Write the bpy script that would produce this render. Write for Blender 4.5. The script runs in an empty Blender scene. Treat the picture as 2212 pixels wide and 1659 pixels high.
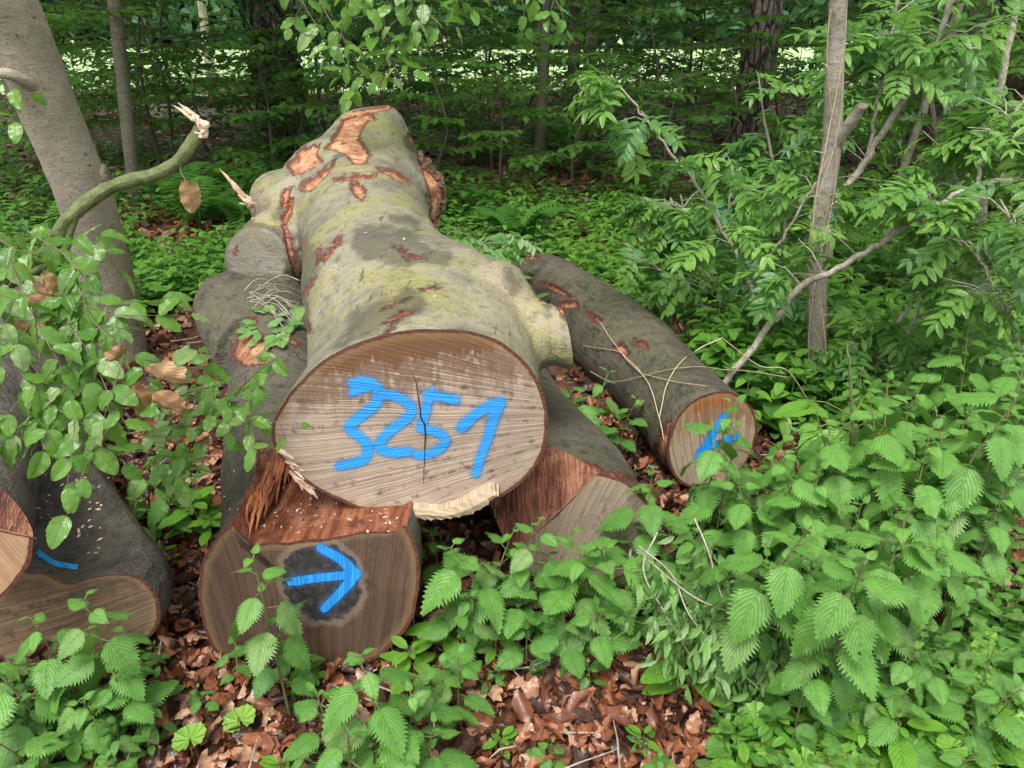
import bpy, bmesh, math, random
import numpy as np
from mathutils import Vector, Matrix, noise
R = math.radians
rng = np.random.default_rng(7); random.seed(7)
S = bpy.context.scene; C = S.collection

# ------------------------------------------------------------------ camera
CAMZ = 1.6; PITCH = 25.0; FPX = 773.0
cam = bpy.data.cameras.new('camera'); camo = bpy.data.objects.new('camera', cam); C.objects.link(camo)
camo.location = (0, 0, CAMZ); camo.rotation_euler = (R(90-PITCH), 0, 0)
cam.sensor_width = 36; cam.lens = 36*FPX/1024; cam.clip_start = .02; cam.clip_end = 500
S.camera = camo
# ------------------------------------------------------------------ sky, sun, exposure
SUN_EL, SUN_ROT = 62, 200
w = bpy.data.worlds.new('World'); S.world = w; w.use_nodes = True
wt = w.node_tree; wt.nodes.clear()
sk = wt.nodes.new('ShaderNodeTexSky'); sk.sky_type = 'NISHITA'; sk.sun_disc = False
sk.sun_elevation = R(SUN_EL); sk.sun_rotation = R(SUN_ROT); sk.dust_density = 3; sk.air_density = 1.0
hs = wt.nodes.new('ShaderNodeHueSaturation'); hs.inputs['Saturation'].default_value = .12
bg = wt.nodes.new('ShaderNodeBackground'); bg.inputs['Strength'].default_value = .15
wo = wt.nodes.new('ShaderNodeOutputWorld')
wt.links.new(sk.outputs[0], hs.inputs['Color']); wt.links.new(hs.outputs[0], bg.inputs[0]); wt.links.new(bg.outputs[0], wo.inputs[0])
sl = bpy.data.lights.new('sun', 'SUN'); sl.energy = 1.5; sl.angle = R(25); sl.color = (1, .96, .88)
so = bpy.data.objects.new('sun', sl); C.objects.link(so)
_sa = R(SUN_ROT); _se = R(SUN_EL)
_sd = Vector((math.sin(_sa)*math.cos(_se), math.cos(_sa)*math.cos(_se), math.sin(_se)))
so.rotation_euler = _sd.to_track_quat('Z', 'Y').to_euler()
S.view_settings.view_transform = 'Standard'; S.view_settings.look = 'None'
S.view_settings.exposure = 1.12; S.view_settings.gamma = 1
S.render.engine = 'CYCLES'

# ------------------------------------------------------------------ measuring helpers (photo measured on a 2212 px wide print)
K = 1024/2212.; cp, sp = math.cos(R(PITCH)), math.sin(R(PITCH))
def ray(x, y):
    u = (x*K-512)/FPX; v = (y*K-384)/FPX
    return np.array([u, cp - v*sp, -sp - v*cp])
def W(x, y, Y):
    d = ray(x, y); return Vector(d*(Y/d[1])) + Vector((0, 0, CAMZ))
def G(x, y, z=0.):
    d = ray(x, y); return Vector(d*((z-CAMZ)/d[2])) + Vector((0, 0, CAMZ))
def onplane(x, y, p0, n):
    d = Vector(ray(x, y)); o = Vector((0, 0, CAMZ)); t = (Vector(p0)-o).dot(n)/d.dot(n); return o + d*t
def proj(P):
    P = np.asarray(P, float).reshape(-1, 3); X = P[:, 0]; Y = P[:, 1]; Z = P[:, 2]-CAMZ
    dep = Y*cp - Z*sp; up = Y*sp + Z*cp
    return np.stack([(512+FPX*X/dep)/K, (384-FPX*up/dep)/K, dep], 1)
def smooth(a, b, x):
    t = np.clip((x-a)/(b-a), 0, 1); return t*t*(3-2*t)
def gz(x, y):
    x = np.asarray(x, float); y = np.asarray(y, float)
    h = .02*np.sin(2.1*x+.6)*np.cos(1.7*y) + .012*np.sin(5.3*x+1.1*y) + .009*np.cos(6.1*y-2.3*x)
    far = smooth(4, 9, y)
    h = h + far*(.10*np.sin(.7*x+1.)*np.cos(.5*y+.4))
    h = h + 1.5*smooth(2.6, 6.5, x-.15*y)*smooth(3.5, 7, y)*(1-smooth(13, 18, y))
    return h*(1-smooth(19, 24, y)) - .0*y

# ------------------------------------------------------------------ mesh accumulator (all quads)
class Acc:
    def __init__(s): s.V = []; s.F = []; s.UV = []; s.r = []; s.n = 0
    def add(s, T, M, rnd=None):
        V, F, UV = map(np.asarray, T); M = np.asarray(M, float).reshape(-1, 4, 4); k = len(M)
        if k == 0: return s
        VV = np.einsum('kij,vj->kvi', M[:, :3, :3], V) + M[:, None, :3, 3]
        nv = len(V)
        s.V.append(VV.reshape(-1, 3))
        s.F.append((F[None] + (np.arange(k)*nv)[:, None, None] + s.n).reshape(-1, 4))
        s.UV.append(np.tile(UV[F].reshape(-1, 2), (k, 1)))
        if rnd is None: rnd = rng.random(k)
        s.r.append(np.repeat(np.broadcast_to(rnd, (k,)), len(F)))
        s.n += k*nv; return s
    def tmpl(s):
        V = np.concatenate(s.V); F = np.concatenate(s.F); UVl = np.concatenate(s.UV)
        UV = np.zeros((len(V), 2)); UV[F.reshape(-1)] = UVl
        return V, F, UV
    def mesh(s, name, mat, smoothed=True):
        if not s.V: print('EMPTYMESH', name); s.add(([[0,0,0]]*4, [[0,1,2,3]], [[0,0]]*4), I4)
        V = np.concatenate(s.V); F = np.concatenate(s.F); UV = np.concatenate(s.UV); r = np.concatenate(s.r)
        m = bpy.data.meshes.new(name); nf = len(F)
        m.vertices.add(len(V)); m.vertices.foreach_set('co', V.astype('f').ravel())
        m.loops.add(nf*4); m.loops.foreach_set('vertex_index', F.astype('i').ravel())
        m.polygons.add(nf); m.polygons.foreach_set('loop_start', np.arange(0, nf*4, 4, dtype='i'))
        m.polygons.foreach_set('loop_total', np.full(nf, 4, 'i'))
        m.update(calc_edges=True)
        m.polygons.foreach_set('use_smooth', np.full(nf, smoothed, bool))
        uv = m.uv_layers.new(name='UVMap'); uv.data.foreach_set('uv', UV.astype('f').ravel())
        a = m.attributes.new('rnd', 'FLOAT', 'FACE'); a.data.foreach_set('value', r.astype('f'))
        if mat: m.materials.append(mat)
        return m
    def obj(s, name, mat, parent=None, smoothed=True):
        if not s.V: print('EMPTY', name, parent and parent.name); return None
        return link(name, s.mesh(name, mat, smoothed), parent)
def link(name, data, parent=None):
    o = bpy.data.objects.new(name, data); C.objects.link(o)
    if parent: o.parent = parent
    return o
def tag(o, label=None, cat=None, group=None, kind=None):
    if label: o['label'] = label
    if cat: o['category'] = cat
    if group: o['group'] = group
    if kind: o['kind'] = kind
    return o
def thing(name, loc, label, cat, group=None):
    o = link(name, None); o.location = loc; return tag(o, label, cat, group)

# ------------------------------------------------------------------ shapes
def nrm(a): return a/(np.linalg.norm(a, axis=-1, keepdims=True)+1e-12)
def frames(pos, d, up, sc):
    """leaf matrices: leaf runs along d, its upper side towards up"""
    pos = np.atleast_2d(pos).astype(float); d = nrm(np.atleast_2d(d).astype(float)); up = np.broadcast_to(np.atleast_2d(up), d.shape).astype(float)
    x = nrm(np.cross(d, up)); z = np.cross(x, d); sc = np.broadcast_to(sc, (len(pos),))
    M = np.zeros((len(pos), 4, 4)); M[:, 3, 3] = 1
    M[:, :3, 0] = x*sc[:, None]; M[:, :3, 1] = d*sc[:, None]; M[:, :3, 2] = z*sc[:, None]; M[:, :3, 3] = pos
    return M
def leaf(Wd=.6, a=.45, b=.85, n=16, m=3, teeth=0, ta=.0, fold=.2, droop=.2, wave=0., curl=0., twist=0., ph=0., pit=.0):
    t = np.linspace(0, 1, n+1); tt = .015+.97*t
    p = tt**a*(1-tt)**b; p /= p.max()
    cols = np.linspace(-1, 1, 2*m+1)
    V = []; UV = []
    for i in range(n+1):
        for s in cols:
            wd = Wd/2*p[i]; x = s*wd; y = t[i]
            if teeth and abs(s) > .99:
                k = (i % 2); x *= 1+ta*(1 if k else -.6)*(.4+.6*min(1, 2*(1-t[i]))); y += ta*.25*(1 if k else 0)
            z = fold*abs(x) - droop*t[i]**2 + wave*math.sin(9*t[i]*2+ph+(0 if s < 0 else 2))*abs(s)**2 - curl*x*x*4
            z += pit*math.sin((t[i]-abs(s)*.25)*2*math.pi*7)*(abs(s) > .1)
            if twist:
                c_, s_ = math.cos(twist*t[i]), math.sin(twist*t[i]); x, z = x*c_-z*s_, x*s_+z*c_
            V.append((x, y, z)); UV.append((s*.5+.5, t[i]))
    q = 2*m+1
    F = [(i*q+j, i*q+j+1, (i+1)*q+j+1, (i+1)*q+j) for i in range(n) for j in range(q-1)]
    return np.array(V), np.array(F), np.array(UV)
def roundleaf(n=40, lob=.06, cup=.15, k=14):
    V = []; UV = []; rr = np.linspace(.03, 1, 6)
    for i in range(n+1):
        th = -math.pi/2 + .22 + (2*math.pi-.44)*i/n
        e = (1+lob*math.cos(i*k*2*math.pi/n)) * (1-.12*math.cos(2*th)*0)
        for r in rr:
            r2 = r*(e if r > .9 else 1+(e-1)*r)
            V.append((r2*.5*math.cos(th), .35+r2*.5*math.sin(th), cup*r*r*.5*(1+.35*math.sin(3*th+1))+.02*math.sin(th*9)*r))
            UV.append((.5+.5*r*math.cos(th), i/n*1.0))
    q = len(rr); F = [(i*q+j, i*q+j+1, (i+1)*q+j+1, (i+1)*q+j) for i in range(n) for j in range(q-1)]
    return np.array(V), np.array(F), np.array(UV)
def tube(pts, rad, sides=8, rough=0., seed=0):
    P = np.array([tuple(p) for p in pts], float); n = len(P); rad = np.broadcast_to(np.asarray(rad, float), (n,))
    T = nrm(np.gradient(P, axis=0)); up = np.array([.3, .2, 1.]); 
    if abs(T[0] @ nrm(up)) > .9: up = np.array([1., .1, 0])
    V = []; UV = []; L = np.r_[0, np.cumsum(np.linalg.norm(np.diff(P, axis=0), axis=1))]
    r_ = np.random.default_rng(seed)
    x = np.cross(T[0], up); x /= np.linalg.norm(x)
    for i in range(n):
        x = x - T[i]*(x@T[i]); x /= np.linalg.norm(x); y = np.cross(T[i], x)
        for j in range(sides+1):
            a = 2*math.pi*j/sides; k = 1+(rough*(r_.random()-.5) if 0 < j < sides else 0)
            V.append(P[i]+(x*math.cos(a)+y*math.sin(a))*rad[i]*k); UV.append((j/sides, L[i]))
    q = sides+1; F = [(i*q+j, i*q+j+1, (i+1)*q+j+1, (i+1)*q+j) for i in range(n-1) for j in range(sides)]
    return np.array(V), np.array(F), np.array(UV)
I4 = np.eye(4)[None]
def spline(pts, k=6):
    P = np.array([tuple(p) for p in pts], float); 
    if len(P) < 3: t = np.linspace(0, 1, k+1)[:, None]; return P[0]*(1-t)+P[-1]*t
    Q = np.vstack([2*P[0]-P[1], P, 2*P[-1]-P[-2]]); out = []
    for i in range(len(P)-1):
        a, b, c, d = Q[i:i+4]
        for j in range(k):
            t = j/k; out.append(.5*((2*b)+(-a+c)*t+(2*a-5*b+4*c-d)*t*t+(-a+3*b-3*c+d)*t**3))
    out.append(P[-1]); return np.array(out)
def taper(n, a, b): return np.linspace(a, b, n)

# ------------------------------------------------------------------ material helpers
class NB:
    def __init__(s, name):
        s.m = bpy.data.materials.new(name); s.m.use_nodes = True; s.t = s.m.node_tree; s.t.nodes.clear()
        s.out = s.t.nodes.new('ShaderNodeOutputMaterial'); s.n = s.t.nodes; s.l = s.t.links
    def _in(s, sock, v):
        if isinstance(v, bpy.types.NodeSocket): s.l.new(v, sock)
        elif v is not None:
            if hasattr(sock.default_value, '__len__') and not hasattr(v, '__len__'): v = (v,)*len(sock.default_value)
            if hasattr(v, '__len__') and len(v) == 3 and len(sock.default_value) == 4: v = (*v, 1)
            sock.default_value = v
    def node(s, ty, **kw):
        nd = s.n.new(ty)
        for k, v in kw.items():
            if k.startswith('i_'): s._in(nd.inputs[k[2:].replace('_', ' ')], v)
            else: setattr(nd, k, v)
        return nd
    def co(s, kind='Object'): return s.node('ShaderNodeTexCoord').outputs[kind]
    def attr(s, name, o='Fac'): return s.node('ShaderNodeAttribute', attribute_name=name).outputs[o]
    def noise(s, vec=None, scale=5, detail=4, rough=.55, dist=0., o='Fac', stretch=None):
        if stretch is not None:
            vec = s.node('ShaderNodeVectorMath', operation='MULTIPLY') if False else s.vm('MULTIPLY', vec, stretch)
        nd = s.node('ShaderNodeTexNoise'); s._in(nd.inputs['Vector'], vec); nd.inputs['Scale'].default_value = scale
        nd.inputs['Detail'].default_value = detail; nd.inputs['Roughness'].default_value = rough; nd.inputs['Distortion'].default_value = dist
        return nd.outputs[o]
    def vor(s, vec=None, scale=5, feature='F1', o='Distance', rand=1):
        nd = s.node('ShaderNodeTexVoronoi', feature=feature); s._in(nd.inputs['Vector'], vec); nd.inputs['Scale'].default_value = scale
        nd.inputs['Randomness'].default_value = rand
        return nd.outputs[o]
    def vm(s, op, a, b=None, o=0):
        nd = s.node('ShaderNodeVectorMath', operation=op); s._in(nd.inputs[0], a)
        if b is not None: s._in(nd.inputs[1], b)
        return nd.outputs[o]
    def ma(s, op, a, b=None, c=None, clamp=False):
        nd = s.node('ShaderNodeMath', operation=op, use_clamp=clamp); s._in(nd.inputs[0], a)
        if b is not None: s._in(nd.inputs[1], b)
        if c is not None: s._in(nd.inputs[2], c)
        return nd.outputs[0]
    def step(s, v, a, b, lo=0., hi=1.):
        nd = s.node('ShaderNodeMapRange', interpolation_type='SMOOTHSTEP'); s._in(nd.inputs[0], v)
        for i, q in enumerate((a, b, lo, hi)): s._in(nd.inputs[i+1], q)
        return nd.outputs[0]
    def mix(s, f, a, b, mode='MIX'):
        nd = s.node('ShaderNodeMix', data_type='RGBA', blend_type=mode); s._in(nd.inputs[0], f); s._in(nd.inputs[6], a); s._in(nd.inputs[7], b)
        return nd.outputs[2]
    def sep(s, v): nd = s.node('ShaderNodeSeparateXYZ'); s._in(nd.inputs[0], v); return nd.outputs
    def comb(s, x, y, z): nd = s.node('ShaderNodeCombineXYZ'); [s._in(nd.inputs[i], q) for i, q in enumerate((x, y, z))]; return nd.outputs[0]
    def bump(s, h, strength=.5, dist=.01, n=None):
        nd = s.node('ShaderNodeBump'); s._in(nd.inputs['Height'], h); s._in(nd.inputs['Strength'], strength); nd.inputs['Distance'].default_value = dist
        if n is not None: s._in(nd.inputs['Normal'], n)
        return nd.outputs[0]
    def pri(s, col, rough=.6, normal=None, spec=.5, coat=0.):
        nd = s.node('ShaderNodeBsdfPrincipled'); s._in(nd.inputs['Base Color'], col); s._in(nd.inputs['Roughness'], rough)
        s._in(nd.inputs['Specular IOR Level'], spec)
        if normal is not None: s._in(nd.inputs['Normal'], normal)
        return nd.outputs[0]
    def done(s, sh): s.l.new(sh, s.out.inputs[0]); return s.m

def leafmat(name, c1, c2, c3=None, rough=.42, trans=.35, nv=8, slope=.35, vein=.25, spec=.4, hol=.0):
    b = NB(name); r = b.attr('rnd'); uv = b.sep(b.co('UV'))
    oi = b.node('ShaderNodeObjectInfo').outputs['Random']
    col = b.mix(r, c1, c2)
    if c3: col = b.mix(b.step(b.ma('FRACT', b.ma('MULTIPLY', r, 7.31)), .82, .9), col, c3)
    col = b.mix(b.ma('MULTIPLY', oi, .28), col, c2)
    u = b.ma('ABSOLUTE', b.ma('SUBTRACT', uv[0], .5))
    u2 = b.ma('MULTIPLY', u, 2.)
    ph = b.ma('MULTIPLY', b.ma('SUBTRACT', uv[1], b.ma('MULTIPLY', u2, slope)), float(nv))
    fr = b.ma('ABSOLUTE', b.ma('SUBTRACT', b.ma('FRACT', ph), .5))
    side = b.step(fr, .06, .16, 1., 0.); mid = b.step(u2, .02, .07, 1., 0.)
    vn = b.ma('MAXIMUM', side, mid)
    n1 = b.noise(b.co('Object'), 45, 3)
    col = b.mix(b.ma('MULTIPLY', b.step(n1, .3, .7), .35), col, c1)
    lite = b.mix(.5, col, (.30, .42, .14))
    col = b.mix(b.ma('MULTIPLY', vn, vein), col, lite)
    if hol: col = b.mix(b.step(n1, .69, .71), col, (.02, .03, .01))
    nb = b.bump(b.ma('SUBTRACT', b.ma('MULTIPLY', n1, .5), vn), .8, .008)
    pr = b.pri(col, rough, nb, spec)
    tr = b.node('ShaderNodeBsdfTranslucent'); b._in(tr.inputs[0], b.mix(.35, col, (.25, .5, .04))); 
    mx = b.node('ShaderNodeMixShader'); mx.inputs[0].default_value = trans; b.l.new(pr, mx.inputs[1]); b.l.new(tr.outputs[0], mx.inputs[2])
    return b.done(mx.outputs[0])
def barkmat(name, c1, c2, algae, wet=(.05, .04, .035), sc=1., bumpd=.006, furrow=0., rough=.7, alg=.5, mottle=.5, marks=False, pink=None):
    """bark; on the logs 'peel' is the signed distance in metres to a stripped patch and 'wet' to the nearest dark area, damp stains included"""
    b = NB(name); o = b.co('Object')
    n1 = b.noise(o, 3.2*sc, 5, .65); n2 = b.noise(o, 26*sc, 6, .7); n3 = b.noise(o, 130*sc, 3, .6); n4 = b.noise(o, 2.6*sc, 5, .7, .5)
    col = b.mix(b.step(n1, .35, .62), c1, c2)
    col = b.mix(b.ma('MULTIPLY', b.step(n4, .44, .60), alg), col, algae)
    if pink: col = b.mix(b.ma('MULTIPLY', b.step(b.noise(b.vm('ADD', o, (3, 1, 2)), 4.5, 5, .7), .56, .66), .6), col, pink)
    dk_ = b.mix(.45, tuple(x*.3 for x in c1), (.03, .028, .024))
    col = b.mix(b.ma('MULTIPLY', b.step(n2, .50, .68), mottle), col, dk_)
    col = b.mix(b.ma('MULTIPLY', b.step(n3, .58, .68), .6), col, dk_)
    st = b.noise(o, 9, 5, .7, .3, stretch=(.5, .5, 2.5)); col = b.mix(b.ma('MULTIPLY', b.step(st, .56, .70), mottle), col, dk_)
    pale = b.noise(b.vm('ADD', o, (5, 5, 5)), 13*sc, 5, .75, .6)
    col = b.mix(b.ma('MULTIPLY', b.step(pale, .57, .74), .32), col, tuple(min(.6, x*1.7+.03) for x in c2))
    len_ = b.noise(o, 60, 2, .5, stretch=(1, .15, .6)); col = b.mix(b.ma('MULTIPLY', b.step(len_, .66, .72), .7), col, (.04, .03, .025))
    dots = b.vor(o, 55, 'F1'); col = b.mix(b.ma('MULTIPLY', b.step(dots, .16, .10), b.step(n1, .45, .6)), col, (.03, .026, .02))
    n5 = b.noise(o, 12, 6, .75, .8, stretch=(.6, .6, 2.2)); h = b.ma('ADD', b.ma('ADD', b.ma('MULTIPLY', n2, .8), b.ma('MULTIPLY', n3, .45)), b.ma('MULTIPLY', n5, 1.6))
    if furrow:
        v = b.vor(b.vm('MULTIPLY', o, (1, 1, .3)), 14*furrow, 'DISTANCE_TO_EDGE'); f = b.step(v, .0, .16)
        col = b.mix(f, (.03, .022, .018), col); h = b.ma('ADD', h, b.ma('MULTIPLY', f, 3.))
    rg = rough
    if marks:
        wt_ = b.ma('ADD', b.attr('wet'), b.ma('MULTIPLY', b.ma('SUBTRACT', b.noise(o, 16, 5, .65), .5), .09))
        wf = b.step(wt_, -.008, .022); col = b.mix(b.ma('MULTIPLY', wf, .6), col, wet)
        pl = b.ma('ADD', b.attr('peel'), b.ma('MULTIPLY', b.ma('SUBTRACT', b.noise(o, 34, 6, .75), .5), .06))
        rw = b.ma('MULTIPLY', b.noise(b.vm('ADD', o, (9, 2, 4)), 18, 3), -.022)
        rim = b.step(pl, rw, b.ma('ADD', rw, .005)); ins = b.step(pl, .0, .003)
        pn = b.noise(o, 20, 5, .7); pcol = b.mix(b.step(pn, .38, .62), (.36, .13, .06), (.60, .36, .20))
        pcol = b.mix(b.ma('MULTIPLY', b.step(b.noise(o, 70, 4, .7), .52, .66), .8), pcol, (.12, .03, .015))
        pcol = b.mix(b.step(b.noise(b.vm('ADD', o, (2, 7, 1)), 14, 5, .75), .60, .66), pcol, (.035, .02, .018))
        pcol = b.mix(b.step(pl, .016, .002), pcol, (.22, .05, .025))
        col = b.mix(b.ma('MULTIPLY', rim, .8), col, (.10, .035, .028)); col = b.mix(ins, col, pcol)
        h = b.ma('SUBTRACT', b.ma('MULTIPLY', h, b.ma('SUBTRACT', 1., ins)), b.ma('MULTIPLY', ins, b.ma('ADD', 2.0, b.ma('MULTIPLY', pn, -3.))))
        sc_ = b.ma('ADD', b.attr('scuff'), b.ma('MULTIPLY', b.ma('SUBTRACT', b.noise(o, 42, 6, .8, .4), .5), .075))
        sf = b.step(sc_, .0, .004); scol = b.mix(b.step(b.noise(o, 60, 5, .7), .4, .6), (.045, .02, .02), (.24, .075, .05))
        col = b.mix(sf, col, scol); h = b.ma('SUBTRACT', h, b.ma('MULTIPLY', sf, 1.5))
        rg = b.ma('SUBTRACT', rough, b.ma('MULTIPLY', wf, .3))
    return b.done(b.pri(col, rg, b.bump(h, .9, bumpd), .45))
def woodmat(name, light, dark, pivot, freq=260., top=None, heart=None, stainamt=.5, streak=.5, edge=(.14, .045, .025), edgew=.011, uvstain=None, barkedge=True, skew=0.):
    """sawn end grain: UV in metres on the cut, lines fan out from the saw's pivot"""
    b = NB(name); uv = b.co('UV'); s_ = b.sep(uv)
    dx = b.ma('SUBTRACT', s_[0], pivot[0]); dy = b.ma('SUBTRACT', s_[1], pivot[1])
    ang = b.ma('ARCTAN2', dy, dx); rad = b.ma('SQRT', b.ma('ADD', b.ma('MULTIPLY', dx, dx), b.ma('MULTIPLY', dy, dy)))
    wob = b.noise(uv, 6, 3); ang = b.ma('ADD', ang, b.ma('MULTIPLY', wob, .02))
    lv = b.comb(b.ma('MULTIPLY', ang, freq), b.ma('MULTIPLY', rad, 2.5), skew)
    l1 = b.noise(lv, .55, 2, .6); l2 = b.noise(lv, 1.9, 2, .6); l3 = b.noise(lv, .15, 2, .5)
    n1 = b.noise(uv, 6, 5, .65); n2 = b.noise(uv, 30, 5, .7); n3 = b.noise(uv, 160, 3, .7)
    col = b.mix(b.step(n1, .3, .7), light, b.mix(.35, light, dark))
    col = b.mix(b.ma('MULTIPLY', b.step(l1, .42, .62), streak), col, dark)
    col = b.mix(b.ma('MULTIPLY', b.step(l2, .5, .66), streak*.8), col, b.mix(.5, dark, (.04, .03, .02)))
    col = b.mix(b.ma('MULTIPLY', b.step(l2, .42, .3), .42), col, tuple(min(.65, x*1.5) for x in light))
    col = b.mix(b.ma('MULTIPLY', b.step(b.ma('ADD', b.ma('MULTIPLY', n2, .6), b.ma('MULTIPLY', l3, .4)), .52, .62), stainamt), col, b.mix(.6, dark, (.035, .026, .02)))
    if top:   # damp, orange-brown zone along the upper rim with a ragged, dripping border: (v0, colour, slope)
        rag = b.noise(b.comb(b.ma('MULTIPLY', s_[0], 22.), b.ma('MULTIPLY', s_[1], 5.), 0.), 1., 5, .7)
        q = b.ma('ADD', b.ma('ADD', s_[1], b.ma('MULTIPLY', s_[0], top[2])), b.ma('MULTIPLY', b.ma('SUBTRACT', rag, .5), .22))
        f = b.step(q, top[0], top[0]+.012)
        wc = b.mix(b.ma('MULTIPLY', b.step(l1, .4, .6), .6), top[1], b.mix(.6, top[1], (.03, .02, .012)))
        f2 = b.step(q, top[0]-.20, top[0]-.01); spk = b.step(b.ma('ADD', b.ma('MULTIPLY', b.noise(b.comb(b.ma('MULTIPLY', s_[0], 30.), b.ma('MULTIPLY', s_[1], 9.), 2.), 1., 6, .8), .7), b.ma('MULTIPLY', l1, .3)), b.ma('SUBTRACT', .60, b.ma('MULTIPLY', f2, .22)), b.ma('SUBTRACT', .70, b.ma('MULTIPLY', f2, .22)))
        col = b.mix(b.ma('MULTIPLY', b.ma('MULTIPLY', f2, spk), .8), col, b.mix(.35, dark, top[1]))
        col = b.mix(b.ma('MULTIPLY', f, .88), col, wc)
    if heart:  # dark heartwood: centre, radii
        hx = b.ma('DIVIDE', b.ma('SUBTRACT', s_[0], heart[0]), heart[2]); hy = b.ma('DIVIDE', b.ma('SUBTRACT', s_[1], heart[1]), heart[3])
        hr = b.ma('ADD', b.ma('SQRT', b.ma('ADD', b.ma('MULTIPLY', hx, hx), b.ma('MULTIPLY', hy, hy))), b.ma('MULTIPLY', b.ma('SUBTRACT', b.noise(uv, 16, 5, .7), .5), .8))
        col = b.mix(b.ma('MULTIPLY', b.step(hr, 1.25, 1.12), .5), col, (.22, .17, .13))
        col = b.mix(b.step(hr, 1.04, .98), col, b.mix(b.step(n2, .40, .70), (.02, .02, .023), (.065, .056, .05)))
    if barkedge:
        e = b.ma('ADD', b.attr('edge'), b.ma('MULTIPLY', b.ma('SUBTRACT', b.noise(uv, 40, 4), .5), .012))
        col = b.mix(b.ma('MULTIPLY', b.step(e, edgew*3.2, edgew*1.2), .28), col, (.30, .20, .09))
        col = b.mix(b.step(e, edgew, edgew*.75), col, b.mix(b.step(n3, .4, .6), edge, (.05, .022, .016)))
    h = b.ma('ADD', b.ma('ADD', b.ma('MULTIPLY', l1, .7), b.ma('MULTIPLY', l2, .6)), b.ma('MULTIPLY', n3, .25))
    return b.done(b.pri(col, .62, b.bump(h, .85, .0035), .35))
def plain(name, c1, c2, sc=30, rough=.7, bd=.003, stretch=(1, 1, 1), spec=.4):
    b = NB(name); o = b.co('Object'); n = b.noise(o, sc, 5, .65, stretch=stretch); n2 = b.noise(o, sc*5, 3, .6)
    col = b.mix(b.step(b.ma('ADD', b.ma('MULTIPLY', n, .7), b.ma('MULTIPLY', n2, .3)), .36, .62), c1, c2)
    return b.done(b.pri(col, rough, b.bump(b.ma('ADD', n, n2), .7, bd), spec))

M = {}
M['nettle'] = leafmat('nettle_leaf', (.055, .18, .035), (.19, .43, .075), (.20, .34, .10), .46, .3, 7, .6, .45, .4, 1)
M['balsam'] = leafmat('balsam_leaf', (.13, .34, .035), (.21, .46, .05), None, .36, .4, 8, .4, .4)
M['mustard'] = leafmat('mustard_leaf', (.17, .40, .055), (.30, .53, .09), None, .45, .4, 9, 0., .12)
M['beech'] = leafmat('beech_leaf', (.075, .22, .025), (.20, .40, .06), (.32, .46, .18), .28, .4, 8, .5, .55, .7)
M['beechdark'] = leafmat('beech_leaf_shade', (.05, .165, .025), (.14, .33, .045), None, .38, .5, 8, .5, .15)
M['rowan'] = leafmat('rowan_leaflet', (.06, .20, .045), (.30, .56, .11), (.18, .38, .20), .33, .4, 7, .4, .4, .6)
M['wilt'] = leafmat('wilted_leaflet', (.11, .28, .07), (.26, .46, .13), (.34, .46, .24), .5, .25, 6, .4, .2)
M['fern'] = leafmat('fern_frond', (.08, .26, .04), (.16, .42, .07), None, .5, .4, 10, .4, .1)
M['herb'] = leafmat('herb_leaf', (.10, .30, .035), (.27, .55, .08), (.05, .16, .04), .4, .45, 7, .45, .3, .6)
M['ivy'] = leafmat('ivy_leaf', (.015, .045, .012), (.04, .10, .022), None, .35, .1, 5, .4, .2)
M['dry'] = leafmat('dry_leaf', (.34, .17, .08), (.58, .36, .20), None, .45, .3, 9, .5, .15)
M['far'] = leafmat('far_leaf_haze', (.035, .10, .05), (.07, .16, .07), None, .6, .2, 3, .4, 0.)  # slightly bluish green: distance haze put into the leaf colour
M['stemg'] = plain('green_stem', (.10, .20, .05), (.16, .12, .06), 40)
M['twig'] = plain('twig', (.20, .165, .125), (.40, .36, .30), 60, bd=.002)
M['twigmid'] = plain('brown_twig', (.08, .06, .04), (.18, .15, .11), 50)
M['twigdark'] = plain('dark_twig', (.045, .035, .025), (.10, .08, .06), 40)
M['mossy'] = plain('mossy_limb', (.055, .075, .022), (.13, .15, .05), 45, bd=.003)
M['splint'] = plain('torn_wood', (.50, .30, .19), (.72, .56, .42), 60, .6, .003, (1, .15, 1))
M['fibre'] = plain('torn_fibre', (.20, .055, .02), (.46, .17, .07), 45, .65, .006, (1, .25, .3))
b = NB('fresh_orange_wood'); o = b.co('Object'); f1 = b.noise(o, 30, 5, .7, .4, stretch=(1, .12, .12)); f2 = b.noise(o, 7, 5, .7); f3 = b.noise(o, 110, 4, .7, stretch=(1, .15, .15)); f4 = b.noise(o, 55, 4, .7)
c = b.mix(b.step(f1, .36, .64), (.13, .036, .018), (.34, .125, .06)); c = b.mix(b.ma('MULTIPLY', b.step(f2, .5, .62), .6), c, (.42, .21, .13)); c = b.mix(b.ma('MULTIPLY', b.step(f2, .46, .36), .75), c, (.06, .022, .015))
c = b.mix(b.step(f4, .64, .68), c, (.03, .016, .012)); c = b.mix(b.ma('MULTIPLY', b.step(f3, .55, .68), .6), c, (.09, .028, .016))
M['orange'] = b.done(b.pri(c, .5, b.bump(b.ma('ADD', b.ma('MULTIPLY', f1, 1.5), b.ma('ADD', f3, f2)), 1., .012), .4))
M['vine'] = plain('dry_vine', (.38, .29, .18), (.52, .43, .30), 60, bd=.001)
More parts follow.
